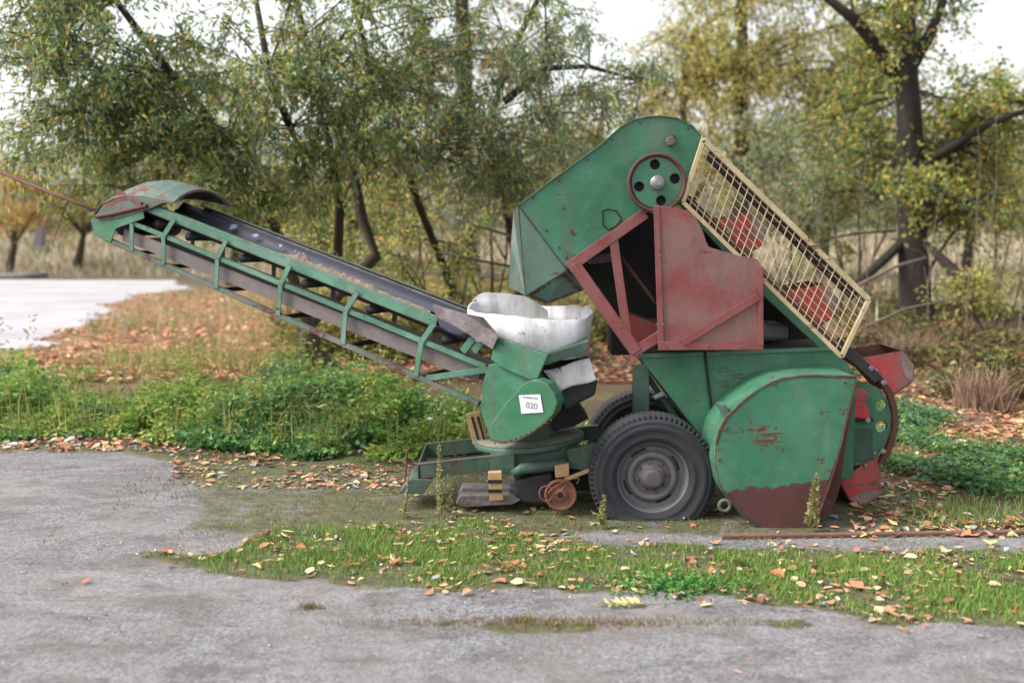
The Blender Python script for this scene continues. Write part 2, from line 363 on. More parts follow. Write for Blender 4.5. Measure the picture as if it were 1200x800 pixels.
def asphalt_mat():
    m, nt, out = nmat('old_mossy_asphalt'); p = geo_pos(nt)
    v = N(nt, 'ShaderNodeTexVoronoi', Scale=85.0); nt.links.new(p, v.inputs['Vector'])
    agg = mix(nt, ramp(nt, v.outputs['Color'], 0.2, 0.8), srgb(94, 93, 96), srgb(136, 135, 138))
    spk = ramp(nt, noise(nt, p, 55, 3, 0.5), 0.66, 0.72)
    c = mix(nt, mathn(nt, 'MULTIPLY', spk, 0.55), agg, srgb(206, 202, 200))
    c = mix(nt, mathn(nt, 'MULTIPLY', ramp(nt, noise(nt, p, 1.3, 6, 0.6, 0.5), 0.40, 0.70), 0.65), c, srgb(138, 131, 130))
    c = mix(nt, mathn(nt, 'MULTIPLY', ramp(nt, noise(nt, stretch(nt, p, 0.9, 1.7, 1), 2.6, 8, 0.7, 0.6), 0.46, 0.62), 0.60), c, srgb(80, 74, 72))
    c = mix(nt, mathn(nt, 'MULTIPLY', ramp(nt, noise(nt, p, 14, 7, 0.75), 0.52, 0.64), 0.35), c, srgb(70, 66, 64))
    c = mix(nt, mathn(nt, 'MULTIPLY', ramp(nt, noise(nt, stretch(nt, p, 0.8, 1.3, 1), 1.5, 9, 0.72, 0.8), 0.50, 0.60), 0.35), c, srgb(112, 106, 102))
    soil = N(nt, 'ShaderNodeAttribute', attribute_name='soil')
    moss = mix(nt, ramp(nt, noise(nt, p, 9, 7, 0.7), 0.35, 0.65), srgb(74, 68, 54), srgb(98, 104, 62))
    moss = mix(nt, ramp(nt, noise(nt, p, 30, 4, 0.7), 0.5, 0.62), moss, srgb(60, 54, 46))
    sm = ramp(nt, mathn(nt, 'ADD', mathn(nt, 'MULTIPLY', noise(nt, p, 6, 8, 0.72), 0.9), mathn(nt, 'SUBTRACT', soil.outputs['Fac'], 0.45, False), False), 0.42, 0.62)
    c = mix(nt, mathn(nt, 'MULTIPLY', sm, 0.93), c, moss)
    b = N(nt, 'ShaderNodeBsdfPrincipled', Roughness=0.9); nt.links.new(c, b.inputs['Base Color'])
    b.inputs['Specular IOR Level'].default_value = 0.25
    rip = N(nt, 'ShaderNodeTexWave', Scale=4.2, Distortion=9.0, Detail=4.0); rip.bands_direction = 'Y'; nt.links.new(stretch(nt, p, 0.25, 1, 1), rip.inputs['Vector'])
    ra = N(nt, 'ShaderNodeAttribute', attribute_name='ripple')
    h = mathn(nt, 'ADD', mathn(nt, 'MULTIPLY', noise(nt, p, 110, 5, 0.7), 0.5, False), mathn(nt, 'MULTIPLY', mathn(nt, 'MULTIPLY', rip.outputs['Fac'], mathn(nt, 'MULTIPLY', ra.outputs['Fac'], ramp(nt, noise(nt, p, 1.6, 4), 0.42, 0.62))), 0.55, False), False)
    h = mathn(nt, 'ADD', h, mathn(nt, 'MULTIPLY', noise(nt, p, 7, 6, 0.6), 0.6, False), False)
    nt.links.new(bump(nt, h, 0.75, 0.018), b.inputs['Normal'])
    nt.links.new(b.outputs[0], out.inputs['Surface']); return m
M['ground'] = ground_mat(); M['asphalt'] = asphalt_mat()
M['pad'] = plain('pale_concrete_pad', srgb(168, 165, 169), srgb(146, 141, 143), 0.5, 0.9, 0.3, 0.01, detail=8)

def litter_w(x, y):
    px = 600 + 1130 * x / np.maximum(y, .1)
    a = sstep((y - 9.5) / 3) * (1 - sstep((y - 26) / 14)) * sstep((3.0 - x) / 3) + .55 * sstep((x - 1.5) / 1.5) * sstep((y - 6) / 1.5) * (1 - sstep((y - 17) / 6))
    return np.clip(a, 0, 1)
def dry_w(x, y): return np.clip(sstep((y - 20) / 8) * sstep((x + 4) / 4) * .9 + sstep((y - 40) / 5) * .8, 0, 1)
ys_g = np.concatenate([axis_pts(-40, 2, 60, 0.3, 61), np.array([64, 70, 80, 95, 120, 160, 220, 320, 480, 700, 1000])])
sheet('ground', axis_pts(-900, -26, 26, 0.3, 900), ys_g, gz, 'ground', None, {'litter': litter_w, 'dry': dry_w})

# asphalt yard: everything nearer than its ragged back edge
def yard_back(x):
    yb = np.interp(x, [-9, -4.5, -3.1, -2.4, -1.2, 0.2, 2.2, 2.9, 4, 9], [8.2, 8.15, 8.05, 7.6, 7.35, 7.6, 7.6, 6.35, 6.1, 5.9]); return yb + (fbm(x, x * 0 + 3.1, 2.2) - .5) * .5
STR_F = [onground(*p) for p in ((150, 648), (245, 668), (300, 679), (400, 684), (500, 687), (640, 692), (760, 699), (900, 708), (1050, 729), (1200, 744), (1500, 760))]
STR_B = [onground(*p) for p in ((150, 646), (245, 650), (320, 622), (430, 612), (560, 606), (640, 634), (800, 637), (1000, 648), (1200, 648), (1500, 652))]
def strip_d(x, y):                     # >0 inside the grass strip, metres from its edge
    f = np.interp(x, [p.x for p in STR_F], [p.y for p in STR_F], left=99, right=4.1); b = np.interp(x, [p.x for p in STR_B], [p.y for p in STR_B], left=-99, right=5.2)
    n = (fbm(x, y, 3.0) - .5) * .32
    return np.minimum(y - f, b - y) + n
def soil_w(x, y):
    w = sstep(strip_d(x, y) / .18 + .5)
    w = np.maximum(w, .75 * sstep((y - (yard_back(x) - .55)) / .5))
    w = np.maximum(w, (.58 + .3 * sstep((fbm(x, y, 1.4) - .42) * 6)) * sstep((x + 2.9 - (7.6 - y) * .35) / .5) * sstep((y - 5.35) / .35))
    w = np.maximum(w, .95 * sstep((fbm(x, y, 4.0) - .40) * 5) * np.exp(-((y - 4.25 + .03 * x + (fbm(x, y * 0, 1.2) - .5) * .2) / .07) ** 2) * sstep((x + .7) / .3) * sstep((1.9 - x) / .6))
    return np.clip(w, 0, 1)
def ripple_w(x, y): return np.exp(-((y - 4.95 - .05 * (x + 2)) / .45) ** 2) * sstep((.2 - x) / .8) + .4 * np.exp(-((y - 4.4) / .2) ** 2)
sheet('asphalt_yard', axis_pts(-60, -5, 5, 0.05, 60, 1.3), axis_pts(-30, 2.6, 8.6, 0.05, 8.7, 1.3), lambda x, y: 0 * x + .006, 'asphalt',
      lambda x, y: y < yard_back(x), {'soil': soil_w, 'ripple': ripple_w})
sheet('concrete_pad', axis_pts(-70, -20, -6, 0.15, -5, 1.3), np.arange(12, 40.5, .15), lambda x, y: gz(x, y) + .012, 'pad', lambda x, y: pad_sd(x, y) > 0)

# ------------------------------------------------------------------ the machine
root = empty('mobile_bucket_loader', onground(770, 600))
tag(root, 'green towed bucket loader with slewing belt conveyor, yellow mesh cage and flat tyre', 'loader')
YB = 6.15                                                    # near side of the body
P = lambda pts, Y: [at(x, y, Y) for x, y in pts]
def plate(name, pts, Y, d, mat, parent=root, bevel=0.004): return MB().prism(P(pts, Y), (0, d, 0)).build(name, mat, parent, bevel)
def pbar(name, a, b, Y, h_px, d, mat, parent=root, bevel=0.003):
    """flat bar between two bearings at depth Y..Y+d"""
    A, B = at(*a, Y), at(*b, Y); h = h_px * Y / FPX
    return MB().bar(A + Vector((0, d / 2, 0)), B + Vector((0, d / 2, 0)), d, h, (B - A).cross(Vector((0, 1, 0)))).build(name, mat, parent, bevel)
def circ(cx, cy, r, Y, n=24, a0=0): return [at(cx + r * math.cos(a0 + 2 * math.pi * k / n), cy + r * math.sin(a0 + 2 * math.pi * k / n), Y) for k in range(n)]
def bolt(c, r, parent, mat='steel', d=0.015): return MB().lathe(c, [(r, 0), (r, -d), (r * .7, -d - .003)], 6).build('bolt', mat, parent)

# --- chassis ---------------------------------------------------------------
ch = MB()
for Yr in (6.12, 6.72):                                      # near and far longitudinal channels, tongue end low
    A, B = at(492, 552, 6.12), at(712, 528, 6.12); A.y = B.y = Yr
    up = (B - A).cross(Vector((0, 1, 0))).normalized() * -1
    if up.z < 0: up = -up
    r = MB(); hh = .088
    r.bar(A, B, .008, hh, up); r.bar(A + up * hh / 2 + Vector((0, .02, 0)), B + up * hh / 2 + Vector((0, .02, 0)), .05, .008, up); r.bar(A - up * hh / 2 + Vector((0, .02, 0)), B - up * hh / 2 + Vector((0, .02, 0)), .05, .008, up)
    r.build('chassis_rail', 'green_dark', root, .002)
A, B = at(491, 553, 6.12), at(491, 553, 6.72); B.x = A.x; B.z = A.z
MB().bar(A + Vector((-.006, -.01, 0)), B + Vector((-.006, .06, 0)), .012, .10).build('end_plate', 'green_dark', root, .003)
plate('drawbar_foot', [(467, 578), (481, 561), (507, 562), (496, 579)], 6.1, .35, 'green_dark')
MB().tube([at(474, 578, 6.3), at(477, 528, 6.3)], .008, 6).build('drawbar_pin', 'rust', root)
plate('bracket', [(574, 534), (603, 531), (603, 553), (597, 556), (576, 552)], 6.06, .07, 'green_dark')
plate('axle_housing', [(664, 527), (700, 520), (712, 519), (712, 560), (690, 552), (668, 549)], 6.04, .06, 'green_dark')
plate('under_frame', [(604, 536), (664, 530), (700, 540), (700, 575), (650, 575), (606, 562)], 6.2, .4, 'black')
MB().tube([at(603, 556, 6.05), at(611, 549, 6.04), at(664, 543.5, 6.04)], .036, 14).build('hydraulic_cylinder', 'green_dark', root, 0, True)
plate('rubber_flap', [(604, 562), (648, 553), (652, 582), (640, 592), (612, 590), (602, 580)], 6.08, .28, 'rubber', bevel=.02)
plate('skid_plate', [(534, 590), (540, 580), (597, 580), (610, 586), (600, 591), (545, 594)], 6.05, .32, 'galv')
a = MB()
a.bar(at(580, 552, 6.0), at(582, 585, 6.0), .05, .085, (1, 0, 0)); jack = a.build('jack_leg', 'yellow_dull', root, .004)
for y in (564, 575): MB().bar(at(580, y - 2, 5.972), at(580, y + 2.2, 5.972), .004, .087, (1, 0, 0)).build('black_stripe', 'black', jack)
a = MB(); a.bar(at(554, 483, 6.45), at(563, 518, 6.45), .05, .10, (1, 0, 0)); jack2 = a.build('jack_leg', 'yellow_dull', root, .004)
for dx in (-.017, .022): MB().bar(at(556, 488, 6.42) + Vector((dx, 0, 0)), at(563.5, 515, 6.42) + Vector((dx, 0, 0)), .004, .016, (1, 0, 0)).build('black_stripe', 'black', jack2)
plate('lug_block', [(650, 546), (667, 543), (667, 558), (651, 560)], 5.98, .05, 'yellow_dull')
pbar('lever_bar', (662, 562), (695, 550), 5.98, 4, .03, 'yellow_dull')
c = at(657, 580, 5.97)
gw = MB().lathe(c, [(.04, .03), (.085, .035), (.10, .03), (.10, .0), (.092, -.004), (.083, .0), (.08, .022), (.045, .02), (.03, -.01), (.018, -.012), (.016, .01)], 36).build('guide_wheel', 'rust_orange', root, 0, True)
MB().lathe(c, [(.017, -.013), (.017, .0)], 16).build('bore', 'black', gw)
w = MB(); pts = [at(640 + 8 * math.cos(t) , 578 + 9 * math.sin(t), 5.95) for t in np.linspace(0, 6.28, 16)]
w.tube(pts, .005, 5); pts = [at(650 + 14 * math.cos(t * 1.3) + 3 * t, 560 + 14 * math.sin(t) + 3 * t, 5.93 + .01 * math.sin(5 * t)) for t in np.linspace(0, 5.5, 26)]
w.tube(pts, .004, 5); w.build('tangled_wire', 'rust_orange', root, 0, True)

# --- wheels ----------------------------------------------------------------
def wheel(cx, cy, Yc, rad, flat):
    """tyre with lugs; the near one has gone flat"""
    c = at(cx, cy, Yc); wd = .20
    rim = MB().lathe(c, [(.215, .06), (.222, -.055), (.232, -.075), (.228, -.083), (.214, -.078), (.205, -.05), (.196, -.022), (.165, -.015), (.158, -.030), (.150, -.052), (.142, -.056), (.120, -.055), (.112, -.038), (.100, -.034), (.082, -.040), (.074, -.06), (.05, -.062), (.02, -.062)], 64).build('wheel', 'rim', root, 0, True, origin=c)
    MB().lathe(c, [(.073, -.06), (.074, -.076), (.058, -.080), (.055, -.108), (.050, -.113), (.03, -.114)], 32).build('hub', 'rim_rust', rim, .003, True)
    for k in range(8):
        t = 2 * math.pi * k / 8 + .2; bolt(c + Vector((.094 * math.cos(t), -.036, .094 * math.sin(t))), .012, rim, 'rim_rust', .02)
    for t0 in (.5, 2.1, 3.6, 5.2):                              # hand holes between disc and rim
        ar = [c + Vector((r * math.cos(t0 + q), -.0185, r * math.sin(t0 + q))) for r, qs in ((.166, np.linspace(-.3, .3, 7)), (.186, np.linspace(.3, -.3, 7))) for q in qs]
        MB().prism(ar, (0, .004, 0)).build('hand_hole', 'black', rim)
    prof = [(.215, .09), (.24, .105), (.30, wd / 2 + .012), (rad - .045, wd / 2 + .01), (rad - .012, wd / 2 - .02), (rad, wd / 4), (rad, -wd / 4), (rad - .012, -wd / 2 + .02), (rad - .03, -wd / 2 - .004), (rad - .045, -wd / 2 - .010), (rad - .052, -wd / 2 - .006), (.33, -wd / 2 - .014), (.31, -wd / 2 - .016), (.30, -wd / 2 - .010), (.262, -wd / 2 - .004), (.256, -wd / 2 - .008), (.245, -wd / 2 + .0), (.232, -.092), (.22, -.08)]
    t = MB().lathe(Vector((0, 0, 0)), prof, 96, close=False)
    for k in range(72):
        for sgn in (-1, 1):
            a_ = 2 * math.pi * (k + (.5 if sgn > 0 else 0)) / 72
            er, et = Vector((math.cos(a_), 0, math.sin(a_))), Vector((-math.sin(a_), 0, math.cos(a_)))
            rot = Matrix((et, Vector((0, 1, 0)), er)).transposed()
            t.box(er * (rad - .010) + Vector((0, sgn * (wd / 2 - .034), 0)), (.023, .06, .016), rot)
            t.box(er * (rad - .024) + Vector((0, sgn * (wd / 2 - .010), 0)), (.020, .016, .022), rot)
    zf = -(c.z - .008)
    for v in t.v:
        if flat:
            k_ = max(0, (-v.z - .16) / .24)
            if v.z < 0: v.y *= 1 + .35 * min(1, k_) ** 1.5; v.x *= 1 + .05 * min(1, k_)
            if v.z < zf: v.z = zf - (.002 * math.sin(v.x * 40))
        elif v.z < zf: v.z = zf
        v += c
    t.build('tyre', 'tyre', rim, 0, True)
    return rim
wh = wheel(763, 556, 6.0, .392, True); wh['label'] = 'near wheel with a flat, weathered tyre'
wheel(752, 521, 6.98, .40, False)
MB().tube([at(763, 551, 6.1), at(763, 551, 6.1) + Vector((-.05, .85, .01))], .04, 12).build('axle', 'black', root)

# --- body and elevator casing ------------------------------------------------
plate('body_panel', [(748, 417), (860, 413.5), (978, 409), (1004, 440), (1000, 560), (905, 575), (868, 545), (838, 530), (812, 499)], YB, .62, 'green')
plate('body_top_strip', [(748, 415.5), (980, 407), (984, 411), (748, 420)], YB - .012, .05, 'green_rail')
MB().tube([at(826, 412, YB - .012), at(829, 440, YB - .016), at(835, 490, YB - .012), at(838, 525, YB - .01)], .009, 8).build('hose', 'black', root, 0, True)
post = MB().bar(at(751, 490, 6.25), at(751, 428, 6.25), .09, .10, (1, 0, 0)); post.build('support_post', 'green_dark', root, .006)
pbar('brace_bar', (758, 440), (800, 500), 6.3, 7, .05, 'green_dark')
pbar('tie_rod', (766, 466), (778, 461), 6.22, 5, .03, 'steel')
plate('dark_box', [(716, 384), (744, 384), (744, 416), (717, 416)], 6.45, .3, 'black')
# black sheet and strip added behind the openings: inside shade put into colour
plate('interior_shade_sheet', [(672, 312), (720, 262), (760, 248), (838, 272), (905, 342), (972, 410), (750, 417)], 6.72, .03, 'black')
plate('interior_shade_strip', [(752, 411), (975, 406), (978, 410), (752, 416)], 6.2, .5, 'black')
plate('drive_drum', [(893, 380), (925, 380), (925, 400), (893, 400)], 6.35, .3, 'rim', bevel=.03)
# upper elevator casing: near and far cheeks with a wrapped cover
outl = [(607.5, 240), (640, 215), (675, 190), (702.5, 170), (715, 159), (727, 148), (742, 140), (757, 136.5), (773, 135), (795, 138), (812, 147), (822, 158)]
cheek = outl + [(803, 238), (800, 240), (765, 242), (757, 248), (664, 316)]
plate('casing_side', cheek, YB - .05, .012, 'green')
plate('casing_side', cheek, 6.78, .012, 'green')
def wrap(name, pts, Y0, Y1, th, mat, inward, parent=root):
    """sheet-metal strip following an outline across the machine's width"""
    q = P(pts, Y0); n = len(q); inw = []
    for i in range(n):
        t = (q[min(i + 1, n - 1)] - q[max(i - 1, 0)]).normalized(); nn = Vector((-t.z, 0, t.x)) * inward; inw.append(q[i] + nn * th)
    return MB().prism(q + inw[::-1], (0, Y1 - Y0, 0)).build(name, mat, parent, .002)
wrap('casing_cover', outl, YB - .06, 6.80, .008, 'green', -1)
plate('casing_patch', [(706, 247), (712, 245), (722, 247), (728, 256), (722, 265), (713, 269), (707, 264)], YB - .060, .008, 'green_bright')
pc = [(706, 247), (712, 245), (722, 247), (728, 256), (722, 265), (713, 269), (707, 264), (706, 247)]
MB().tube(P(pc, YB - .061), .0045, 5).build('weld_bead', 'black', root)
bolt(at(785, 166, YB - .055), .03, root, 'rim_rust', .03); bolt(at(787, 161, YB - .05), .02, root, 'rust', .03)
for x, y in ((625, 232), (655, 211), (688, 187), (718, 163), (750, 144), (806, 150), (640, 270), (655, 290)): bolt(at(x, y, YB - .05), .008, root, 'rust', .005)
MB().tube(P([(609, 243), (630, 271), (648, 295), (663, 315)], YB - .051), .0035, 5).build('weld_bead', 'green_dark', root)
# discharge chute under the casing: folded sheet with bent faces
def quadstrip(name, near, far, mat, th=.006):
    mb = MB(); n = len(near)
    vs = near + far; mb.add(vs, [(i, i + 1, n + i + 1, n + i) for i in range(n - 1)])
    o = mb.build(name, mat, root); s_ = o.modifiers.new('thick', 'SOLIDIFY'); s_.thickness = th; s_.offset = 0; return o
chn = [(608, 242), (664, 316), (686, 338), (640, 356), (597, 337)]
MB().add([at(608, 242, YB - .045), at(664, 316, YB - .045), at(686, 339, 6.28), at(640, 357, 6.30), at(616, 346, 6.27)], [(0, 1, 2, 3, 4)]).build('chute_side', 'green_chute', root)
MB().add([at(607.3, 241, YB - .05), at(616, 346, 6.27), at(597, 337, 6.5), at(599, 285, 6.62), at(602, 250, 6.75)], [(0, 1, 2, 3, 4)]).build('chute_front', 'green_dark', root)
MB().add([at(664, 316, YB - .045), at(686, 339, 6.28), at(690, 335, 6.75), at(672, 310, 6.75)], [(0, 1, 2, 3)]).build('chute_back', 'green_dark', root)
for n_ in ('chute_side', 'chute_front', 'chute_back'):
    s_ = bpy.data.objects[n_].modifiers.new('thick', 'SOLIDIFY'); s_.thickness = .006; s_.offset = 0
# maroon opening frame
pbar('frame_bar', (666, 314), (757, 250), YB - .075, 12.5, .03, 'maroon')
pbar('frame_bar', (672, 309), (746, 413), YB - .078, 15, .03, 'maroon')
pbar('frame_bar', (719, 280), (736, 398), YB - .072, 10.5, .025, 'maroon')
pbar('frame_bar', (741, 414), (776, 392), YB - .073, 12, .025, 'maroon')
MB().tube([at(727, 300, 6.4), at(762, 346, 6.3), at(768, 356, 6.3)], .012, 8).build('inner_rod', 'rust', root, 0, True)
# hinged maroon side door, standing a little off the casing
door_o = [(766.5, 241), (792, 243.5), (806, 247), (816, 255), (824, 271), (828, 284), (831, 289.5), (849, 295), (868, 300), (887, 303.5), (891, 308), (894.5, 330), (895, 410), (771.5, 410.5)]
YD = 5.98
door = plate('side_door', door_o, YD, .012, 'maroon_worn')
door_i = [(777, 404), (774, 250)]
def flange(a, b, h, mat='maroon', z=0.0): return pbar('door_flange', a, b, YD - .010 - z, h, .012, mat, door, .002)
flange((769.5, 242), (775, 408), 7); flange((772, 405.5), (894.5, 405), 10, z=.003); flange((891.5, 312), (892, 405), 6, z=.006); flange((800, 402), (890, 347), 9, z=.009)
MB().prism(P([(766.5, 241), (771.5, 410.5)], YD + .012) + P([(771.5, 410.5), (766.5, 241)], YD + .15), (.006, 0, 0)).build('door_return', 'maroon', door)
for x, y in ((774, 300), (777, 380), (830, 406), (870, 406)): bolt(at(x, y, YD - .012), .007, door, 'rim_rust', .006)
# head pulley with four lightening holes
pulc = (770, 214); Yp = 6.0
hol = [circ(770 + 21.5 * math.cos(t), 214 + 21.5 * math.sin(t), 6, Yp + .012, 14)[::-1] for t in (-1.68, -.22, 1.35, 2.92)]
pul = MB().holed(circ(770, 214, 30, Yp + .012, 48), hol, (0, .02, 0)).build('head_pulley', 'green', root)
cc = at(770, 214, Yp); k_ = Yp / FPX
MB().lathe(cc, [(30.5 * k_, .05), (34 * k_, .05), (34.2 * k_, 0), (33 * k_, -.006), (31 * k_, -.004), (30 * k_, .012), (29.6 * k_, .03)], 56, close=False).build('pulley_rim', 'rust_red', pul, 0, True)
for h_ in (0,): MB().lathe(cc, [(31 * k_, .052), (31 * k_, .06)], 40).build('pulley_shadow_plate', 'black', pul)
MB().lathe(cc, [(8 * k_, .02), (8 * k_, -.02), (6.5 * k_, -.026), (5 * k_, -.026), (4.5 * k_, -.034)], 24).build('pulley_hub', 'steel', pul, .002)

# --- elevator run: side beam, chain, buckets, sprocket -----------------------
plate('elevator_beam', [(797, 240), (806, 238), (990, 420), (978, 424), (893, 345)], YB + .02, .03, 'green')
cell = [(834, 175), (1007, 343), (997, 353), (825, 184)]
plate('far_chain_guard', cell, 6.7, .02, 'black')
for k in range(16):
    t = k / 15; x, y = 835 + 158 * t, 182 + 160 * t
    plate('chain_link', [(x, y - 1), (x + 5, y + 3), (x + 2, y + 6), (x - 3, y + 2)], 6.69 - .002 * (k % 2), .03, 'rust')
bprof = [(1000, 421), (1058, 411), (1071, 428), (1069, 447), (1048, 461), (1030, 440)]
def bucket(dx, dy, Y0, Y1, rot=0.0, piv=(1040, 436), label=None):
    ca, sa = math.cos(rot), math.sin(rot)
    pr = [(piv[0] + dx + (x - piv[0]) * ca - (y - piv[1]) * sa, piv[1] + dy + (x - piv[0]) * sa + (y - piv[1]) * ca) for x, y in bprof]
    q = P(pr, Y0); n = len(q); d = Vector((0, Y1 - Y0, 0))
    b_ = MB().prism(q, (0, .008, 0)).build('bucket', 'red', root, .002); MB().prism([p + d - Vector((0, .008, 0)) for p in q], (0, .008, 0)).build('far_side', 'rust', b_)
    mb = MB()
    for i in range(1, n):
        a_, e = q[i], q[(i + 1) % n]
        if i == n - 1: pass
        nn = Vector((-(e - a_).z, 0, (e - a_).x)).normalized() * .006
        mb.prism([a_, e, e + nn, a_ + nn], d)
    mb.build('bucket_shell', 'rust', b_)
    cen = sum(q, Vector()) / n
    wp = [q[1], q[2], q[3], (q[3] * .7 + cen * .3), (q[2] * .45 + cen * .55), (q[1] * .7 + cen * .3)]
    MB().prism([p + Vector((0, -.004, 0)) for p in wp], (0, .003, 0)).build('worn_end', 'bucket_grey', b_)
    for f in (.25, .75): bolt(q[5] * (1 - f) + q[0] * f + (cen - q[5]) * .25 + Vector((0, -.002, 0)), .013, b_, 'steel', .012)
    return b_
bucket(0, 0, 6.2, 6.62)['label'] = 'red bucket jutting out at the foot of the elevator'
bucket(-90, -78, 6.22, 6.64); bucket(-174, -162, 6.22, 6.64)
bucket(-282, -50, 6.42, 6.66, R(150)); bucket(-30, 122, 6.22, 6.6, R(95)); bucket(-55, 45, 6.24, 6.6, R(60), (1040, 430))
plate('inner_ledge', [(690, 303), (718, 296), (722, 306), (692, 310)], 6.4, .2, 'rim_rust')
cpth = [(808, 229), (860, 281), (920, 340), (985, 403), (1012, 421), (1034, 441), (1047, 460), (1053, 482), (1053, 503), (1047, 524), (1036, 545)]
def chain(Yc): 
    q = P(cpth, Yc); qi = []
    for i in range(len(q)):
        t = (q[min(i + 1, len(q) - 1)] - q[max(i - 1, 0)]).normalized(); qi.append(q[i] + Vector((t.z, 0, -t.x)).normalized() * .036)
    MB().prism(q + qi[::-1], (0, .05, 0)).build('bucket_chain', 'rust', root, .003)
chain(6.19)
plate('belt_strip', [(985, 395), (1012, 420), (1034, 441), (1026, 449), (1003, 428), (982, 412)], 6.17, .05, 'rubber')
sp_o = [(1000, 447), (1016, 449), (1030, 456), (1041, 469), (1045, 488), (1044, 506), (1037, 524), (1024, 538), (1006, 545), (988, 546), (975, 545), (975, 447)]
MB().holed(P(sp_o, 6.21), [circ(1033, 475, 7, 6.21, 16)[::-1], circ(1033, 500, 7, 6.21, 16)[::-1]], (0, .03, 0)).build('foot_sprocket', 'green', root, .003)
plate('scraper_block', [(994, 452), (1012, 455), (1020, 463), (1015, 473), (1020, 484), (1018, 491), (990, 488)], 6.185, .02, 'red')
plate('slot', [(985, 489), (1024, 490), (1024, 494), (985, 495)], 6.19, .015, 'black')
plate('foot_panel', [(985, 503), (1023, 503), (1023, 538), (985, 544)], 6.195, .015, 'green_dark')
for x, y in ((1016, 492), (1035, 448), (1034, 528), (1020, 431)): bolt(at(x, y, 6.18), .018, root, 'steel', .02)

# --- feed scoop with curved casing -------------------------------------------
sc = [(1003.5, 443), (960, 441.5), (938, 442), (917.5, 445), (904, 450), (891.5, 456), (872, 471), (852.5, 490.5), (845, 505), (841, 520), (839.5, 542.5), (844, 565), (847.5, 574), (852.5, 581), (869, 601), (885, 614), (900, 623), (917.5, 627), (948, 627), (959, 601), (969.5, 573), (982, 533)]
YS = 5.72
wav = [(849.5 + 122 * k / 40, float(np.interp(849.5 + 122 * k / 40, [847, 855, 880, 905, 930, 950, 972], [575, 577, 571, 573, 567, 566, 563])) + random.gauss(0, .8) + 1.2 * math.sin(k * 1.1)) for k in range(41)]
up_p = sc[:13] + wav + sc[21:]
lo_p = wav[::-1] + sc[13:21]
face = plate('scoop_casing', up_p, YS, .012, 'scoop')
lp = plate('bare_rust_panel', lo_p, YS, .012, 'rust_red', face); lp['label'] = 'bare rusted lower part of the scoop casing'
wrap('casing_rim', sc[:18], YS + .013, YB + .05, .010, 'green', -1, face)
wrap('rusty_edge', sc[:10], YS - .004, YS + .012, .014, 'edge', -1, face)
wrap('rusty_edge', sc[18:] + [sc[0]], YS - .004, YS + .012, .010, 'edge', -1, face)
plate('scoop_far_side', [(1003, 450), (990, 530), (985, 570), (975, 600), (962, 617), (930, 622), (870, 590), (860, 520)], 6.1, .012, 'rust', face)
plate('scoop_floor', [(900, 600), (958, 618), (972, 600), (976, 590), (970, 585), (900, 590)], YS + .05, .3, 'rust_red', face)
plate('fold_tab', [(843, 474), (851, 474), (856, 486), (850, 492)], YS + .03, .1, 'green_chute', face)
q = [at(849 + 6.2 * math.cos(t), 592 + 6.2 * math.sin(t), YS - .01) for t in np.linspace(0, 2 * math.pi, 20)]
MB().tube(q, .011, 8, False).build('lifting_eye', 'rim_rust', root, 0, True)
for x, y in ((851, 502), (843, 538), (853, 577), (908, 450), (990, 448)): bolt(at(x, y, YS), .009, face, 'rust', .006)

# --- yellow mesh cage ----------------------------------------------------------
YC = 6.02
C4 = [(824, 164), (1018, 351), (986, 418), (800, 237)]
def cpt(u, v, Y=YC):
    a_ = (C4[0][0] + (C4[1][0] - C4[0][0]) * u, C4[0][1] + (C4[1][1] - C4[0][1]) * u); b_ = (C4[3][0] + (C4[2][0] - C4[3][0]) * u, C4[3][1] + (C4[2][1] - C4[3][1]) * u)
    return (a_[0] + (b_[0] - a_[0]) * v, a_[1] + (b_[1] - a_[1]) * v)
fr = MB()
for i in range(4):
    A, B = at(*C4[i], YC), at(*C4[(i + 1) % 4], YC); fr.bar(A, B, .03, .026 if i != 0 else .032, (B - A).cross(Vector((0, 1, 0))))
A, B = at(*C4[0], YC), at(*C4[1], YC); A2, B2 = at(*C4[0], 6.66), at(*C4[1], 6.66)
fr.bar(A2, B2, .02, .02, (0, 0, 1)); fr.bar(A, A2, .02, .02); fr.bar(B, B2, .02, .02)
cage = fr.build('mesh_cage', 'yellow', root, .002)
nu, nv = 25, 9
for k in range(1, nu):
    MB().tube([at(*cpt(k / nu, 0), YC), at(*cpt(k / nu, .5), YC + .004 * (random.random() - .5)), at(*cpt(k / nu, 1), YC)], .0030, 6).build('wire', 'yellow', cage)
for k in range(1, nv):
    MB().tube([at(*cpt(u, k / nv), YC + .008) for u in (0, .33, .66, 1)], .0030, 6).build('wire', 'yellow', cage)

# --- slewing turntable ------------------------------------------------------------
tc = at(620, 511, 6.42); tilt = Matrix.Rotation(R(-5), 3, 'Y')
def tlathe(name, prof, mat, seg=64):
    mb = MB().lathe((0, 0, 0), prof, seg, 'z'); mb.v = [tc + tilt @ v for v in mb.v]; return mb.build(name, mat, root, .002, True)
tt = tlathe('turntable', [(.36, 0), (.366, -.008), (.366, -.034), (.355, -.040), (.30, -.042)], 'green_dark')
t2 = tlathe('turntable_top', [(.352, .004), (.352, .002), (.20, .0015)], 'turn_top')
tlathe('slew_ring', [(.30, -.052), (.30, -.12), (.2, -.125)], 'black')
tlathe('pivot_column', [(.20, .0), (.19, .12), (.17, .2)], 'green_dark')

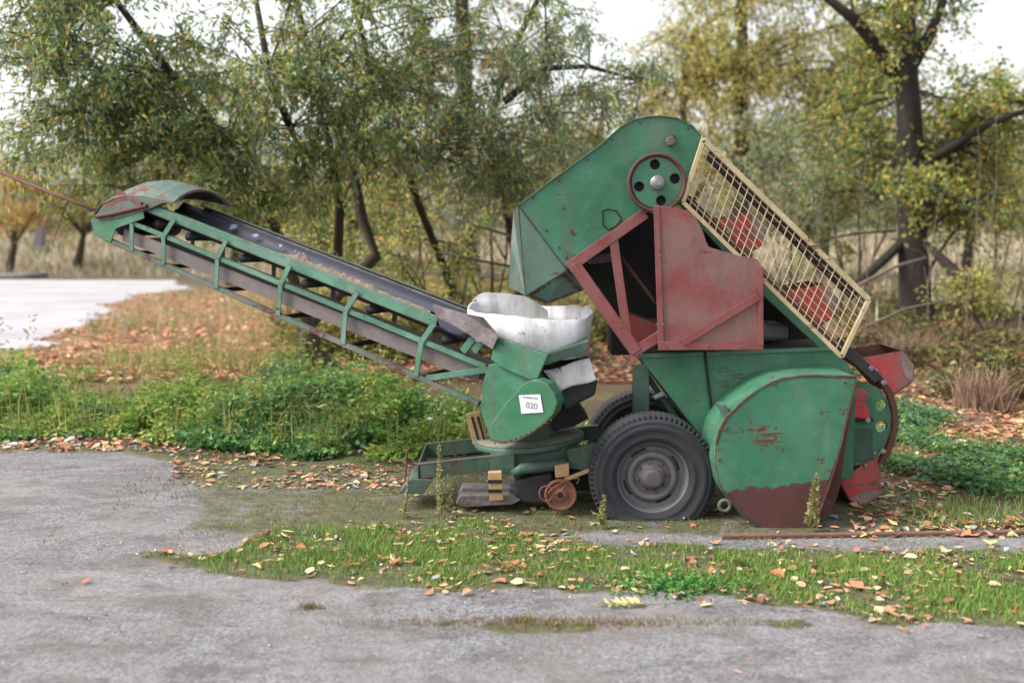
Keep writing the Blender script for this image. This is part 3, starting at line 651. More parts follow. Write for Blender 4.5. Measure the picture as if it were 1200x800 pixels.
# --- slewing belt conveyor (turned away from the camera at its head end) ------------
PSI = R(25); U = Vector((-math.cos(PSI), math.sin(PSI), 0)); Wv = Vector((math.sin(PSI), math.cos(PSI), 0))
p0 = at(590, 440, 6.17); CW = .60
near = lambda x, y, off=0.0: onplane(x, y, p0 + Wv * off, Wv)
def cline(a, b, off): return near(*a), near(*b)
T0, T1 = near(173, 243), near(512, 378)                      # top rail
M0, M1 = near(140, 255), near(570, 430)                      # middle rail
L0, L1 = near(125, 280), near(562, 473)                      # lower rail
tdir = (T1 - T0).normalized(); nup = Wv.cross(tdir); nup = nup if nup.z > 0 else -nup; nup.normalize()
def rail(name, a, b, off, h, d, mat): return MB().bar(a + Wv * off, b + Wv * off, d, h, nup).build(name, mat, root, .003)
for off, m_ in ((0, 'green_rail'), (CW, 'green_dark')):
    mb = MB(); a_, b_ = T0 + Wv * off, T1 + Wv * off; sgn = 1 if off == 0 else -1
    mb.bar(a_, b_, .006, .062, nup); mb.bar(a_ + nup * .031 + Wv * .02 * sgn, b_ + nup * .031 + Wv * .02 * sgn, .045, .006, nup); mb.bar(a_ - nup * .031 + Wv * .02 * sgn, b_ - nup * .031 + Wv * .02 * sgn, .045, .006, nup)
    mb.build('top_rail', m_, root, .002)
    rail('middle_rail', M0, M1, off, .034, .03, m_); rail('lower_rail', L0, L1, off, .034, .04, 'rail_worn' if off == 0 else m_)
def lerp(a, b, t): return a + (b - a) * t
def on_line(a, b, px):                                        # point of the rail seen at bearing px
    lo, hi = 0.0, 1.0
    def sx(p): d = p - Vector((0, 0, CAMZ)); yy = d.y * cp - d.z * sp_; return 600 + FPX * d.x / yy
    for _ in range(40):
        mid = (lo + hi) / 2
        if sx(lerp(a, b, mid)) < px: lo = mid
        else: hi = mid
    return lerp(a, b, lo)
for xt, xm, xb in ((None, 157, 157), (207, 194, 194), (268, 257, 256), (342, 331, 328), (421, 407, 404), (511, 496, 489)):
    for off in (0, CW):
        mp, bp_ = on_line(M0, M1, xm), on_line(L0, L1, xb); mb = MB(); o_ = Wv * (off - (.022 if off == 0 else -.022))
        mb.bar(bp_ + o_, mp + o_, .006, .04, tdir)
        if xt: tp = on_line(T0, T1, xt); mb.bar(mp + o_, tp + o_ * 1.0, .007, .04, tdir)
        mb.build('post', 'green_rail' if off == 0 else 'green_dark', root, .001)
    cb = on_line(L0, L1, xb + 4)
    MB().bar(cb + Wv * .01, cb + Wv * (CW - .01), .035, .03).build('cross_bar', 'black', root)
    # carrying idlers under the belt
    ip = on_line(M0, M1, xm + 18) + nup * .045
    MB().tube([ip + Wv * .06, ip + Wv * (CW - .06)], .032, 12).build('idler_roller', 'rubber', root, 0, True)
pbar_ = MB().bar(near(500, 443, -.01), near(572, 433, -.01), .02, .04, nup); pbar_.build('gusset_bar', 'green_rail', root, .002)
for x0 in (550, 563): MB().bar(near(x0 - 8, 412, -.01), near(x0 + 4, 397, -.01), .01, .05, nup).build('bracket', 'green_rail', root, .002)
# carrying belt: troughed, dark; return run dusty
def belt(a, b, prof, th, nseg=24):
    mb = MB(); rows = []
    for i in range(nseg + 1):
        p = lerp(a, b, i / nseg); rows.append([p + Wv * w_ + nup * h_ for w_, h_ in prof])
    n = len(prof); vs = [p for r_ in rows for p in r_]
    mb.add(vs, [(i * n + k, i * n + k + 1, (i + 1) * n + k + 1, (i + 1) * n + k) for i in range(nseg) for k in range(n - 1)]); return mb
BT0, BT1 = near(150, 238), near(560, 402)
def thick(o, t): s_ = o.modifiers.new('thick', 'SOLIDIFY'); s_.thickness = t; s_.offset = -1; return o
cb_ = thick(belt(T0 - tdir * .18, T1 + tdir * .22, [(.03, -.035), (.08, -.06), (.16, -.10), (.3, -.115), (.44, -.10), (.52, -.05), (.56, .0)], .01).build('conveyor_belt', 'belt', root, 0, True), .01)
MB().bar(T0 + tdir * .12 + Wv * .565 + nup * .012, T1 + tdir * .25 + Wv * .565 + nup * .012, .02, .012, nup).build('belt_edge', 'galv', cb_)
R0, R1 = lerp(M0, L0, .62), lerp(M1, L1, .30)
thick(belt(R0 + tdir * .08, R1 - tdir * .02, [(.04, .03), (.042, -.03), (.06, -.04), (.3, -.04), (.56, -.035)], .01).build('return_belt', 'belt_under', root, 0, True), .01)
MB().bar(lerp(R0, R1, .03) + Wv * .03, lerp(R0, R1, .985) + Wv * .03, .012, .095, nup).build('belt_side_board', 'belt_under', root)
for px, s_ in ((229, 1.0), (256, .85), (288, .8), (315, .7), (306, .3)):           # chalky smears on the belt
    t_ = on_line(T0, T1, px - 8) + nup * -.035 + Wv * .50; o_ = []
    for k in range(7):
        a_ = 2 * math.pi * k / 7; rr = .038 * s_ * random.uniform(.35, 1.3); o_.append(t_ + tdir * rr * .8 * math.cos(a_) + (Wv * .8 + nup * .55) * rr * math.sin(a_) - Wv * .02 + nup * .012)
    MB().prism(o_, (nup - Wv * .5) * .004).build('chalk_mark', 'chalk', cb_)
# sand caked along the near edge of the belt
sv = MB(); prev = None; n = 60
for i in range(n):
    t_ = i / (n - 1); p = on_line(T0, T1, 325) ; p = lerp(on_line(T0, T1, 318), on_line(T0, T1, 498), t_); h_ = .034 + (.085 * fbm(np.array([t_ * 9]), np.array([1.3]), 3)[0] ** 1.3 * (1 - sstep((t_ - .45) / .3)) + .012) * min(1, t_ * 8)
    sv.v += [p + Wv * .03 - nup * .03, p + Wv * .06 + nup * (h_ * random.uniform(.7, 1.1)), p + Wv * .14 + nup * (h_ * .6 * random.uniform(.5, 1.2)), p + Wv * .26 - nup * .10]
sv.f = [(i * 4 + k, i * 4 + k + 1, i * 4 + k + 5, i * 4 + k + 4) for i in range(n - 1) for k in range(3)]
sv.build('sand_residue', 'sand', cb_, 0, True)
# head: end plate, drum and rusty hood
hd = near(140, 268)
plate_h = [near(*p) for p in ((109, 257), (136, 252), (170, 243), (172, 256), (138, 268), (133, 284), (126, 282), (113, 276))]
for off in (-.025, CW + .02): MB().prism([p + Wv * off for p in plate_h], Wv * .008).build('head_plate', 'green', root, .002)
MB().tube([near(140, 263, 0) + Wv * .03, near(140, 263, 0) + Wv * (CW - .03)], .085, 24).build('head_drum', 'rubber', root, 0, True)
hp = [(113, 252), (117, 244), (126, 234), (140, 224), (158, 215), (178, 210), (200, 212), (222, 224), (236, 240)]
hood_l = [near(x, y + 6) for x, y in hp]
nrm_ = MB(); rows = []
hl = [near(113, 251), near(121, 240), near(136, 233), near(150, 230), near(168, 230), near(190, 234), near(206, 238)]
def arch(p, rise, n=8): return [p + Wv * (CW * k / n) + Vector((0, 0, 1)) * rise * math.sin(math.pi * k / n) ** .8 for k in range(n + 1)]
rise = [.02, .06, .10, .125, .135, .13, .11]; rows = [arch(p - Wv * .03, r_) for p, r_ in zip(hl, rise)]
n = 9; nrm_.add([p for r_ in rows for p in r_], [(i * n + k, i * n + k + 1, (i + 1) * n + k + 1, (i + 1) * n + k) for i in range(len(rows) - 1) for k in range(n - 1)])
hood = thick(nrm_.build('head_hood', 'hood', root), .008)
skirt = [near(*p, -.03) for p in ((113, 251), (121, 240), (136, 233), (150, 230), (168, 230), (190, 234), (206, 238), (190, 238), (172, 246), (140, 256), (118, 259))]
MB().prism(skirt, Wv * .008).build('hood_side', 'hood', hood)
MB().tube([near(112, 254, -.04), near(135, 250, -.04), near(172, 241, -.04)], .014, 8).build('hood_rim', 'rust_red', hood)
MB().bar(near(137, 224, .02), near(166, 240, -.045), .02, .035).build('hood_strap', 'rust_red', hood, .002)
MB().tube(arch(near(136, 233), .085), .014, 6).build('hood_rib', 'rust_red', hood)
MB().tube(arch(near(204, 237), .10), .014, 6).build('hood_rib', 'galv', hood)
# tail: side plates, belt guard, white hopper
def cplate(name, pts, off, d, mat, parent=root, bevel=.004): return MB().prism([near(x, y, off) for x, y in pts], Wv * d).build(name, mat, parent, bevel)
cplate('tail_upper_plate', [(580, 394), (642, 416), (630, 443), (621, 445), (587, 430), (575, 421)], -.18, .02, 'green')
cplate('tail_lower_plate', [(572, 427), (590, 428), (621, 443), (640, 470), (600, 515), (574, 512), (571, 503), (563, 482), (566, 447)], -.15, .5, 'green')
g_o = [(574, 515), (575, 497), (593, 472), (612, 451), (620, 446), (630, 445), (642, 450), (650, 461), (653, 472), (649, 484), (641, 493), (622, 508), (606, 516), (590, 519)]
guard = cplate('belt_guard', g_o, -.26, .11, 'green_bright', bevel=.006)
for i in range(12):
    t_ = i / 11; x = 580 + 66 * t_; y = 519 - 3 * t_ - 24 * t_ ** 1.6; bolt(near(x, y, -.258), .006, guard, 'rust', .006)
MB().tube([near(*q_, -.256) for q_ in ((574, 515), (590, 519), (606, 516), (622, 508), (641, 493), (649, 484), (653, 472))], .005, 5).build('guard_seam', 'rust', guard)
st = MB().prism([near(*q_, -.2665) for q_ in ((608, 463), (633, 462), (636.5, 483), (611, 484.5))], Wv * .002).build('lot_number_sheet', 'paper', guard); st['label'] = 'white paper lot number sheet reading 020'
def text(body, c, size, rotY, mat, parent, name):
    cu = bpy.data.curves.new(name, 'FONT'); cu.body = body; cu.size = size; cu.align_x = 'CENTER'; cu.align_y = 'CENTER'; cu.extrude = .0004
    tmp = bpy.data.objects.new('tmp_text', cu); COL.objects.link(tmp); dg = bpy.context.evaluated_depsgraph_get(); dg.update()
    me = bpy.data.meshes.new_from_object(tmp.evaluated_get(dg)); bpy.data.objects.remove(tmp); me.materials.clear(); me.materials.append(M[mat]); me.name = name
    o = bpy.data.objects.new(name, me); link(o, parent, c); o.rotation_euler = (math.pi / 2, rotY, -PSI); return o
text('020', near(623, 475.5, -.268), .052, R(2), 'ink', st, 'lot_number')
text('INTERGAVEL', near(621.5, 466, -.268), .0175, R(2), 'ink', st, 'lot_heading')
# hopper: half drum of white sheet, slightly tapered, high at the back
hc = at(622, 392, 6.36); Rh = .40
def hop_top(a): return at(622, 366, 6.36).z + .0 + .055 * max(0, math.sin(a)) + .02 * math.cos(a * 2) - .02 * math.cos(a)
hv = MB(); seg = 48; zb = at(622, 414, 6.0).z
rows = []
for k in range(seg):
    a_ = 2 * math.pi * k / seg; e = Vector((math.cos(a_), math.sin(a_) * .88, 0)); base = Vector((hc.x, hc.y, 0))
    rows.append([base + e * Rh * .95 + Vector((0, 0, zb - (.05 if math.cos(a_) > -.2 else -.05 * min(1, (-.2 - math.cos(a_)) * 2)) * 1.0)), base + e * Rh * .98 + Vector((0, 0, (zb + hop_top(a_)) / 2)), base + e * Rh + Vector((0, 0, hop_top(a_)))])
for k in range(seg):
    a_ = 2 * math.pi * k / seg; dn = .012 * math.sin(2 * a_ + 1.0) + .006 * math.sin(5 * a_) + random.gauss(0, .003); e = Vector((math.cos(a_), math.sin(a_), 0))
    rows[k][1] += e * (dn * .8 - .012 * math.sin(5 * a_ + 2)); rows[k][2] += e * dn + Vector((0, 0, .012 * math.sin(3 * a_ + .6) + random.gauss(0, .003)))
hv.add([p for r_ in rows for p in r_], [(k * 3 + j, ((k + 1) % seg) * 3 + j, ((k + 1) % seg) * 3 + j + 1, k * 3 + j + 1) for k in range(seg) for j in range(2)])
hop = thick(hv.build('hopper', 'white', root, 0, True), .008); hop['label'] = 'white sheet-metal hopper receiving from the chute'
back = [(547, 368), (549, 360), (555, 350), (561, 345), (568, 342.5), (590, 343.5), (615, 347), (630, 355), (642, 364), (642, 372), (560, 374)]
bk = MB().holed(P(back, 6.62), [circ(557, 353, 2.2, 6.62, 10)[::-1]], (0, .008, 0)).build('hopper_backplate', 'white', hop)
LIPX = [(507, 356, .0), (526, 362, -.04), (545, 367.5, -.10), (566, 371.5, -.22), (584, 393, -.24), (577, 409, -.20), (558, 397, -.14), (535, 383, -.06), (511, 371, .0)]
lip = [near(*q_) for q_ in LIPX]
MB().prism(lip, Wv * .006).build('feed_skirt', 'galv', hop)
MB().prism([near(x_, y_, 0.0) + Wv * .56 for x_, y_, _ in LIPX], Wv * .006).build('feed_skirt', 'galv', hop)
plate('hopper_base', [(580, 394), (640, 415), (691, 399), (690, 407), (687, 412), (640, 428), (600, 420)], 5.97, .6, 'green_dark', hop, .004)
# rubber skirt and torn white sheet below the hopper
plate('rubber_skirt', [(634, 434), (690, 418), (700, 447), (698, 463), (680, 472), (664, 482), (656, 470), (650, 455)], 6.15, .4, 'rubber', root, .02)
ts = MB(); nx, ny = 10, 8
for j in range(ny):
    for i in range(nx):
        u_, v_ = i / (nx - 1), j / (ny - 1)
        x = 637 + 54 * u_ + 8 * v_ * (1 - u_) + 8 * u_ * v_ + 12 * v_ * (1 - u_); y = 434 - 14 * u_ + 24 * v_ + 1.5 * math.sin(6 * u_ + 3 * v_)
        ts.v.append(at(x, y, 6.10 - .03 * v_ - .02 * math.sin(5 * u_ + 2 * v_)))
ts.f = [(j * nx + i, j * nx + i + 1, (j + 1) * nx + i + 1, (j + 1) * nx + i) for j in range(ny - 1) for i in range(nx - 1)]
thick(ts.build('torn_sheet', 'white', root, 0, True), .004)
plate('tail_drum_cover', [(640, 470), (676, 470), (690, 490), (672, 500), (640, 506)], 6.3, .3, 'black')

# ------------------------------------------------------------------ loose things on the yard
A, B = onground(884, 643), onground(1215, 640); A.y = 5.50; B.y = 5.66; A.x, B.x = at(846, 640, 5.5).x, 4.6
ib = MB(); ib.bar(A + Vector((0, 0, .019)), B + Vector((0, 0, .021)), .010, .016); ib.bar(A + Vector((0, .015, .026)), B + Vector((0, .015, .028)), .035, .006)
for k in range(46):
    p = lerp(A, B, (k + .5) / 46); ib.box(p + Vector((0, -.004, .006)), (.03, .02, .012))
tag(ib.build('rusty_iron_bar', 'bar_rust', None, .002), 'long rusty toothed iron bar lying on the ground right of the scoop', 'iron bar')

cab = [near(113, 247, .3), at(60, 226, 8.4), at(0, 202, 8.9), at(-90, 160, 9.6), at(-170, 110, 10.4)]
tag(MB().tube(cab, .016, 6).build('cable', 'rust', None, 0, True), 'thin brown cable running up left from the conveyor head', 'cable')

# ------------------------------------------------------------------ trees
def bez(a, b, c, n): return [((1 - t) ** 2) * a + 2 * t * (1 - t) * b + t * t * c for t in np.linspace(0, 1, n)]
def tree(name, label, path, rad, vols, pal, wts, leafL, leafW, bark='bark', group=None, twigs=(7, 5), lpt=34, droop=.6, spread=.16, limb_r=.03, limbs=None, cat='tree', dens=.9):
    """path: trunk points; vols: (centre, (rx,ry,rz), limbs) leafy volumes fed by limbs off the trunk"""
    path = [Vector(p) for p in path]; base = path[0]
    o = empty(name, base); tag(o, label, cat, group)
    tb = MB(); n = len(path); rr = [rad * (1 - .62 * i / (n - 1)) for i in range(n)]; rr[0] *= 1.35
    dense = [path[0] + Vector((0, 0, -.15))] + path
    tb.tube(dense, [rr[0] * 1.1] + rr, 12)
    for lb in (limbs or []):                                     # limbs seen in the photo
        tb.tube(lb[0], lb[1], 8)
    src = path + [p for lb in (limbs or []) for p in lb[0][1:]]
    LP, LD = [], []
    for cen, rs, nl in vols:
        cen = Vector(cen); nl = max(3, int(nl * dens))
        for _ in range(nl):
            d = Vector(rng.normal(size=3)).normalized() * (random.random() ** .4); e = cen + Vector((d.x * rs[0], d.y * rs[1], d.z * rs[2]))
            s0 = min(src, key=lambda p: (p - e).length + .6 * max(0, p.z - e.z) + random.random() * .8)
            mid = (s0 + e) / 2 + Vector((random.uniform(-.2, .2), random.uniform(-.2, .2), .25 * (e - s0).length * random.uniform(.2, 1)))
            lp_ = bez(s0, mid, e, 7); L = (e - s0).length
            r0 = min(limb_r, .012 + .012 * L); tb.tube(lp_, [r0 * (1 - .8 * k / 6) for k in range(7)], 5, False)
            for _ in range(twigs[0]):
                t = random.uniform(.35, 1.0); i = min(5, int(t * 6)); q = lerp(lp_[i], lp_[i + 1], t * 6 - i)
                dr = (Vector(rng.normal(size=3)) + (e - s0).normalized() * .8 + Vector((0, 0, -droop))).normalized(); tl = random.uniform(.25, .6) * (spread / .16)
                tl *= random.choice((.6, 1, 1, 1.5)); tw = bez(q, q + dr * tl * .6 + Vector((0, 0, .05)), q + dr * tl + Vector((0, 0, -droop * tl * .35)), 4)
                tb.tube(tw, [.006 * spread / .16, .005 * spread / .16, .004 * spread / .16, .002], 3, False)
                for _ in range(lpt):
                    s = random.random() * 3 * .999; i = int(s); LP.append(lerp(tw[i], tw[i + 1], s - i)); LD.append(dr)
    for v_ in tb.v[:13 * (n + 1)]: v_ += Vector((random.gauss(0, 1), random.gauss(0, 1), 0)) * rad * .07
    tb.build('trunk', bark, o, 0, True)
    if LP:
        pos = np.array([tuple(p) for p in LP]); dr = np.array([tuple(d) for d in LD]); m = len(pos)
        pos = pos + rng.normal(0, spread * .32, (m, 3)); ax = dr * .5 + rng.normal(0, .55, (m, 3)) + np.array([0, 0, -droop * .9])
        sz = rng.uniform(.7, 1.25, m)
        cl = palette(m, pal, wts, .2)
        v, t, c = leaf_geo(pos, ax, leafL * sz, leafW * sz, cl)
        fast_mesh('crown', v, t, c, 'leaf', o, base)
    return o
GREY = [(122, 142, 114), (120, 148, 92), (148, 162, 136), (188, 182, 100), (154, 168, 94), (200, 164, 100), (172, 182, 166)]
OLIVE = [(136, 152, 84), (168, 172, 86), (198, 188, 96), (120, 138, 90), (204, 160, 96), (152, 160, 116)]
YEL = [(194, 184, 106), (172, 172, 98), (208, 194, 122), (144, 150, 92), (196, 160, 104)]
ORNG = [(196, 150, 96), (176, 132, 84), (166, 156, 78), (120, 116, 62), (206, 176, 110)]
V = lambda px, py, Y: at(px, py, Y)
def gp(px, py):                                               # foot of a trunk on the terrain
    p = onground(px, py); p.z = float(gz(p.x, p.y)); return p
GW = 'willow-like trees behind the conveyor'
b = gp(393, 441)
tree('leaning_willow', 'slender willow leaning left behind the conveyor, its trunk crossing up to the left', [b, V(372, 410, b.y), V(345, 330, b.y), V(318, 255, b.y - .1), V(265, 165, b.y - .3), V(205, 92, b.y - .5), V(135, 0, b.y - .8), V(70, -110, b.y - 1)], .085,
     [((at(190, 60, 10.8)), (2.0, 1.3, 1.0), 26), (at(60, 40, 10.5), (1.6, 1.2, 1.2), 24), (at(110, 160, 10.8), (1.6, 1.0, .65), 22), (at(250, 190, 11), (1.1, 1.0, .6), 14), (at(175, 215, 11), (1.3, 1, .36), 14), (at(300, 228, 11.4), (.8, .8, .36), 9), (at(30, 175, 10.8), (1.1, .9, .55), 11), (at(60, -120, 11), (2.2, 1.6, 1.0), 16), (at(10, 105, 10.6), (1.0, .9, .8), 16), (at(130, 110, 11), (1.2, .8, .5), 12)], GREY, [3, 4, 2, 3, 4, 1, 1.2], .085, .026, limb_r=.014, dens=.70, group=GW)
b = gp(357, 432)
tree('grey_willow', 'twin-stemmed willow with dark trunk seen just above the belt', [b, V(362, 380, b.y), V(440, 300, b.y + .4), V(424, 258, b.y + .5), V(414, 200, b.y + .5), V(384, 128, b.y + .3), V(360, 60, b.y), V(335, -60, b.y)], .10,
     [(at(340, 60, 11), (1.5, 1.2, 1.0), 22), (at(400, 140, 11.2), (1.4, 1.1, .7), 20), (at(470, 40, 11.5), (1.6, 1.3, 1.0), 22), (at(330, 170, 11.6), (1.0, .9, .5), 10), (at(400, -120, 11.5), (2.2, 1.6, 1.0), 14)], GREY, [3, 4, 2, 3, 4, 1.2, 1.2], .085, .026, limb_r=.014, dens=.70, group=GW,
     limbs=[([V(356, 210, 11.8), V(340, 150, 11.8), V(315, 85, 11.7), V(300, 0, 11.6)], [.06, .05, .045, .03]), ([V(396, 300, 12.4), V(398, 250, 12.3), V(392, 190, 12.2), V(370, 110, 12)], [.065, .06, .045, .03])])
b = gp(545, 372)
tree('thin_willow', 'thin-stemmed willow between the belt and the casing', [b, V(527, 330, b.y - 5), V(510, 288, b.y - 6), V(490, 238, b.y - 7), V(474, 190, b.y - 8), V(440, 110, b.y - 8.4), V(420, 20, b.y - 8.8), V(410, -70, b.y - 9)], .075,
     [(at(520, 110, 11.5), (1.2, 1.0, .9), 18), (at(560, 180, 11.5), (1.1, 1.0, .7), 18), (at(560, 30, 12), (1.2, 1.0, .8), 14), (at(640, 150, 12), (1.0, .9, .6), 12)], GREY, [4, 3, 3, 3, 2, 1.5, 2], .085, .025, limb_r=.014, dens=.70, group=GW)
b = gp(610, 366)
tree('drooping_willow', 'drooping grey willow rising behind the green casing', [b, V(604, 300, b.y - 6), V(597, 262, b.y - 8), V(582, 190, b.y - 9), V(572, 150, b.y - 9), V(600, 60, b.y - 9), V(650, -40, b.y - 9)], .08,
     [(at(690, 130, 12.5), (1.5, 1.0, .8), 20), (at(620, 110, 12.5), (1.0, .9, .8), 12), (at(600, 230, 12.5), (.8, .9, .6), 12), (at(640, 10, 12.5), (.9, 1, .6), 8), (at(560, -110, 12), (2.2, 1.6, .9), 12)], GREY, [4, 3, 4, 2, 2, 1.6, 3], .085, .024, limb_r=.014, dens=.70, group=GW,
     limbs=[([V(590, 120, 12.3), V(640, 80, 12.3), V(690, 78, 12.4), V(750, 95, 12.6)], [.05, .04, .03, .012])])
b = gp(546, 340)
tree('tall_background_tree', 'tall reddish-brown trunk reaching out of the top of the picture', [b, V(546, 200, b.y), V(543, 60, b.y), V(540, -20, b.y), V(540, -160, b.y)], .33, [(at(520, -60, b.y), (4, 3, 2.0), 14), (at(590, 60, b.y), (3.5, 2, 1.6), 10)], ORNG, [2, 1, 3, 3, 1], .14, .06, spread=.4, lpt=30)
b = gp(1074, 388)
tree('oak_tree', 'big dark trunk standing right of the yellow cage', [b, V(1073, 350, b.y), V(1070, 280, b.y), V(1067, 200, b.y), V(1064, 110, b.y), V(1062, 40, b.y), V(1062, -60, b.y), V(1070, -200, b.y)], .31,
     [(at(1030, 20, 19), (1.8, .9, 1.0), 18), (at(1155, 180, 18.3), (1.4, 1.0, 1.2), 28), (at(1185, 110, 17), (1.0, 1, .6), 7), (at(1010, 150, 19), (1.0, .8, 1.2), 14), (at(1120, 225, 18.6), (1.2, .8, .6), 14), (at(1060, 215, 17), (.5, .3, .35), 4), (at(1060, 30, 17.2), (.5, .3, .9), 4), (at(960, -40, 18), (2.0, 1.6, .8), 10), (at(1120, -160, 18), (3.2, 2, 1.2), 12)],
     OLIVE, [4, 4, 2, 3, 1.4, 2], .10, .06, 'bark_dark', dens=.72, spread=.30, lpt=32, limb_r=.05, droop=.25,
     limbs=[([V(1064, 110, 18), V(1030, 60, 17.8), V(1000, 22, 17.6), V(965, -5, 17.4)], [.16, .13, .10, .06]), ([V(1066, 80, 18), V(1090, 40, 18), V(1110, -10, 18)], [.14, .10, .06]), ([V(1070, 200, 18), V(1110, 175, 17.4), V(1160, 145, 17), V(1215, 125, 16.6)], [.09, .08, .06, .04]),
            ([V(1072, 270, 18), V(1035, 305, 17.6), V(1005, 332, 17.2)], [.10, .09, .07])])
b = gp(868, 345)
tree('slim_tree', 'slim reddish trunk rising behind the casing top', [b, V(868, 200, b.y), V(869, 90, b.y), V(870, 0, b.y), V(868, -120, b.y)], .27,
     [(at(880, 60, b.y - 1), (2.6, 2, 2.0), 22), (at(940, 120, b.y - 1), (2.6, 2, 1.8), 20), (at(960, 20, b.y), (2.4, 2, 1.8), 14), (at(850, -60, b.y), (4, 2, 1.6), 10)], YEL, [3, 4, 2, 3, 1.5], .13, .055, group='yellowing trees across the field', spread=.42, lpt=32, limb_r=.06)
for i, (px, py, Y, vols, pal, wts, lab) in enumerate([
    (790, 338, 30, [((800, 130), (2.6, 2, 2.2), 24), ((820, 60), (1.6, 1.5, 1.4), 10)], YEL, [4, 3, 3, 1, 1], 'bright yellow bushy tree directly behind the casing top'),
    (960, 336, 31, [((965, 160), (3.6, 2, 2.4), 30), ((1000, 80), (2.2, 2, 1.6), 12)], OLIVE, [3, 4, 3, 2, 1, 3], 'olive and yellow tree behind the yellow cage'),
    (1130, 332, 33, [((1130, 170), (3.4, 2, 2.4), 26), ((1180, 215), (2.6, 2, 1.2), 14)], OLIVE, [4, 4, 3, 2, 1, 2], 'yellow-green tree right of the big dark trunk'),
    (700, 334, 34, [((700, 190), (3.2, 2, 2.4), 22), ((640, 210), (2.5, 2, 1.6), 12)], OLIVE, [3, 3, 2, 4, 1, 4], 'muted olive tree hidden behind the green casing'),
    (270, 330, 34, [((270, 215), (4.2, 2, 1.6), 30), ((220, 130), (3.5, 2, 2.2), 20)], OLIVE, [4, 4, 3, 2, 1.5, 2], 'yellow-green tree behind the upper belt'),
    (440, 330, 33, [((440, 205), (3.8, 2, 1.6), 28), ((470, 110), (3.2, 2, 2.0), 18)], OLIVE, [3, 3, 3, 4, 2, 4], 'yellow-flecked tree behind the lower belt'),
    (90, 318, 45, [((100, 215), (3.8, 2, 2.0), 24), ((170, 190), (3.0, 2, 2.0), 14)], YEL, [3, 4, 1, 5, 2], 'pale yellow-green bush beyond the concrete pad'),
    (10, 318, 43, [((15, 235), (2.4, 2, 1.3), 16)], ORNG, [4, 2, 3, 1, 3], 'orange-leaved bush at the far left edge')]):
    b = gp(px, py); s_ = Y / b.y if b.y > 0 else 1
    b = Vector(((px - 600) / FPX * Y, Y, 0)); b.z = float(gz(b.x, b.y))
    tp = at(vols[0][0][0], vols[0][0][1], Y)
    tree('field_tree', lab, [b, lerp(b, tp, .4) + Vector((.2, 0, 0)), tp + Vector((0, 0, .8)), tp + Vector((.3, 0, 2.2))], .16, [(at(c_[0], c_[1], Y - .5), r_, n_) for c_, r_, n_ in vols], pal, wts, .16, .075, group='yellowing trees across the field', spread=.5, lpt=30, limb_r=.06, droop=.2)

for px, Y, cx, cy, rs, nl, pal, wts, lab in [
    (575, 16, 570, 215, (1.1, 1.0, .8), 12, GREY, [3, 3, 3, 3, 2, 3, 3], 'grey-green shrub just left of the casing'),
    (520, 14.5, 525, 285, (1.0, .8, .35), 8, OLIVE, [3, 3, 2, 4, 2, 3], 'loose shrub in front of the fallen log'),
    (390, 15, 380, 285, (1.1, .8, .4), 9, OLIVE, [3, 3, 3, 3, 2, 3], 'low yellow-green shrub showing above the middle of the belt'),
    (470, 17, 470, 235, (1.2, 1.0, .6), 8, OLIVE, [3, 3, 3, 3, 3, 3], 'sparse shrub above the lower end of the belt'),
    (925, 20, 925, 185, (1.9, 1.2, 1.3), 22, GREY, [4, 3, 4, 3, 2, 1, 4], 'grey-green shrub rising over the cage'),
    (1005, 19, 1005, 225, (1.4, 1.0, 1.0), 16, GREY, [4, 3, 3, 4, 3, 2, 3], 'grey-green shrub between cage and dark trunk'),
    (1165, 21, 1165, 200, (1.6, 1.2, .7), 12, YEL, [3, 4, 2, 4, 1], 'yellow-green shrub in the field at the right edge'),
    (1165, 16, 1168, 335, (.8, .8, .3), 7, YEL, [3, 4, 2, 4, 0], 'bright yellow-green low shrub right of the leaning pole'),
    (985, 20, 985, 285, (.9, .8, .5), 6, OLIVE, [3, 2, 1, 4, 1, 3], 'dull olive shrub in front of the dry field, left of the dark trunk')]:
    b = Vector(((px - 600) / FPX * Y, Y, 0)); b.z = float(gz(b.x, b.y)); tp = at(cx, cy, Y)
    st_ = [([b, lerp(b, at(cx + q_ * 40, cy + 10, Y), .55) + Vector((.1 * q_, 0, 0)), at(cx + q_ * 45, cy - 20, Y)], [.018, .014, .008]) for q_ in (-.8, .7)]
    tree('shrub', lab, [b, lerp(b, tp, .5) + Vector((.06, 0, 0)), tp], .035, [(tp, rs, nl)], pal, wts, .085, .035, group='shrubs in the thicket', limbs=st_, spread=.22, lpt=32, droop=.35, cat='shrub', dens=1.0)
SAP = {905: 'thin bare sapling rising just right of the casing top', 945: 'bare sapling over the upper cage, left one of a close pair', 958: 'bare sapling over the upper cage, right one of a close pair', 1020: 'thin bare sapling between the yellow cage and the dark trunk',
 1135: 'bare sapling right of the dark trunk, its tip bent right', 1172: 'tall bare sapling near the right edge, its tip bent left', 1196: 'short bare sapling at the very right edge', 486: 'leftmost of three bare saplings above the lower belt', 508: 'middle one of three bare saplings above the lower belt', 572: 'bare sapling beside the green casing, rightmost of three above the lower belt', 1090: 'bare sapling closest to the right side of the dark trunk'}
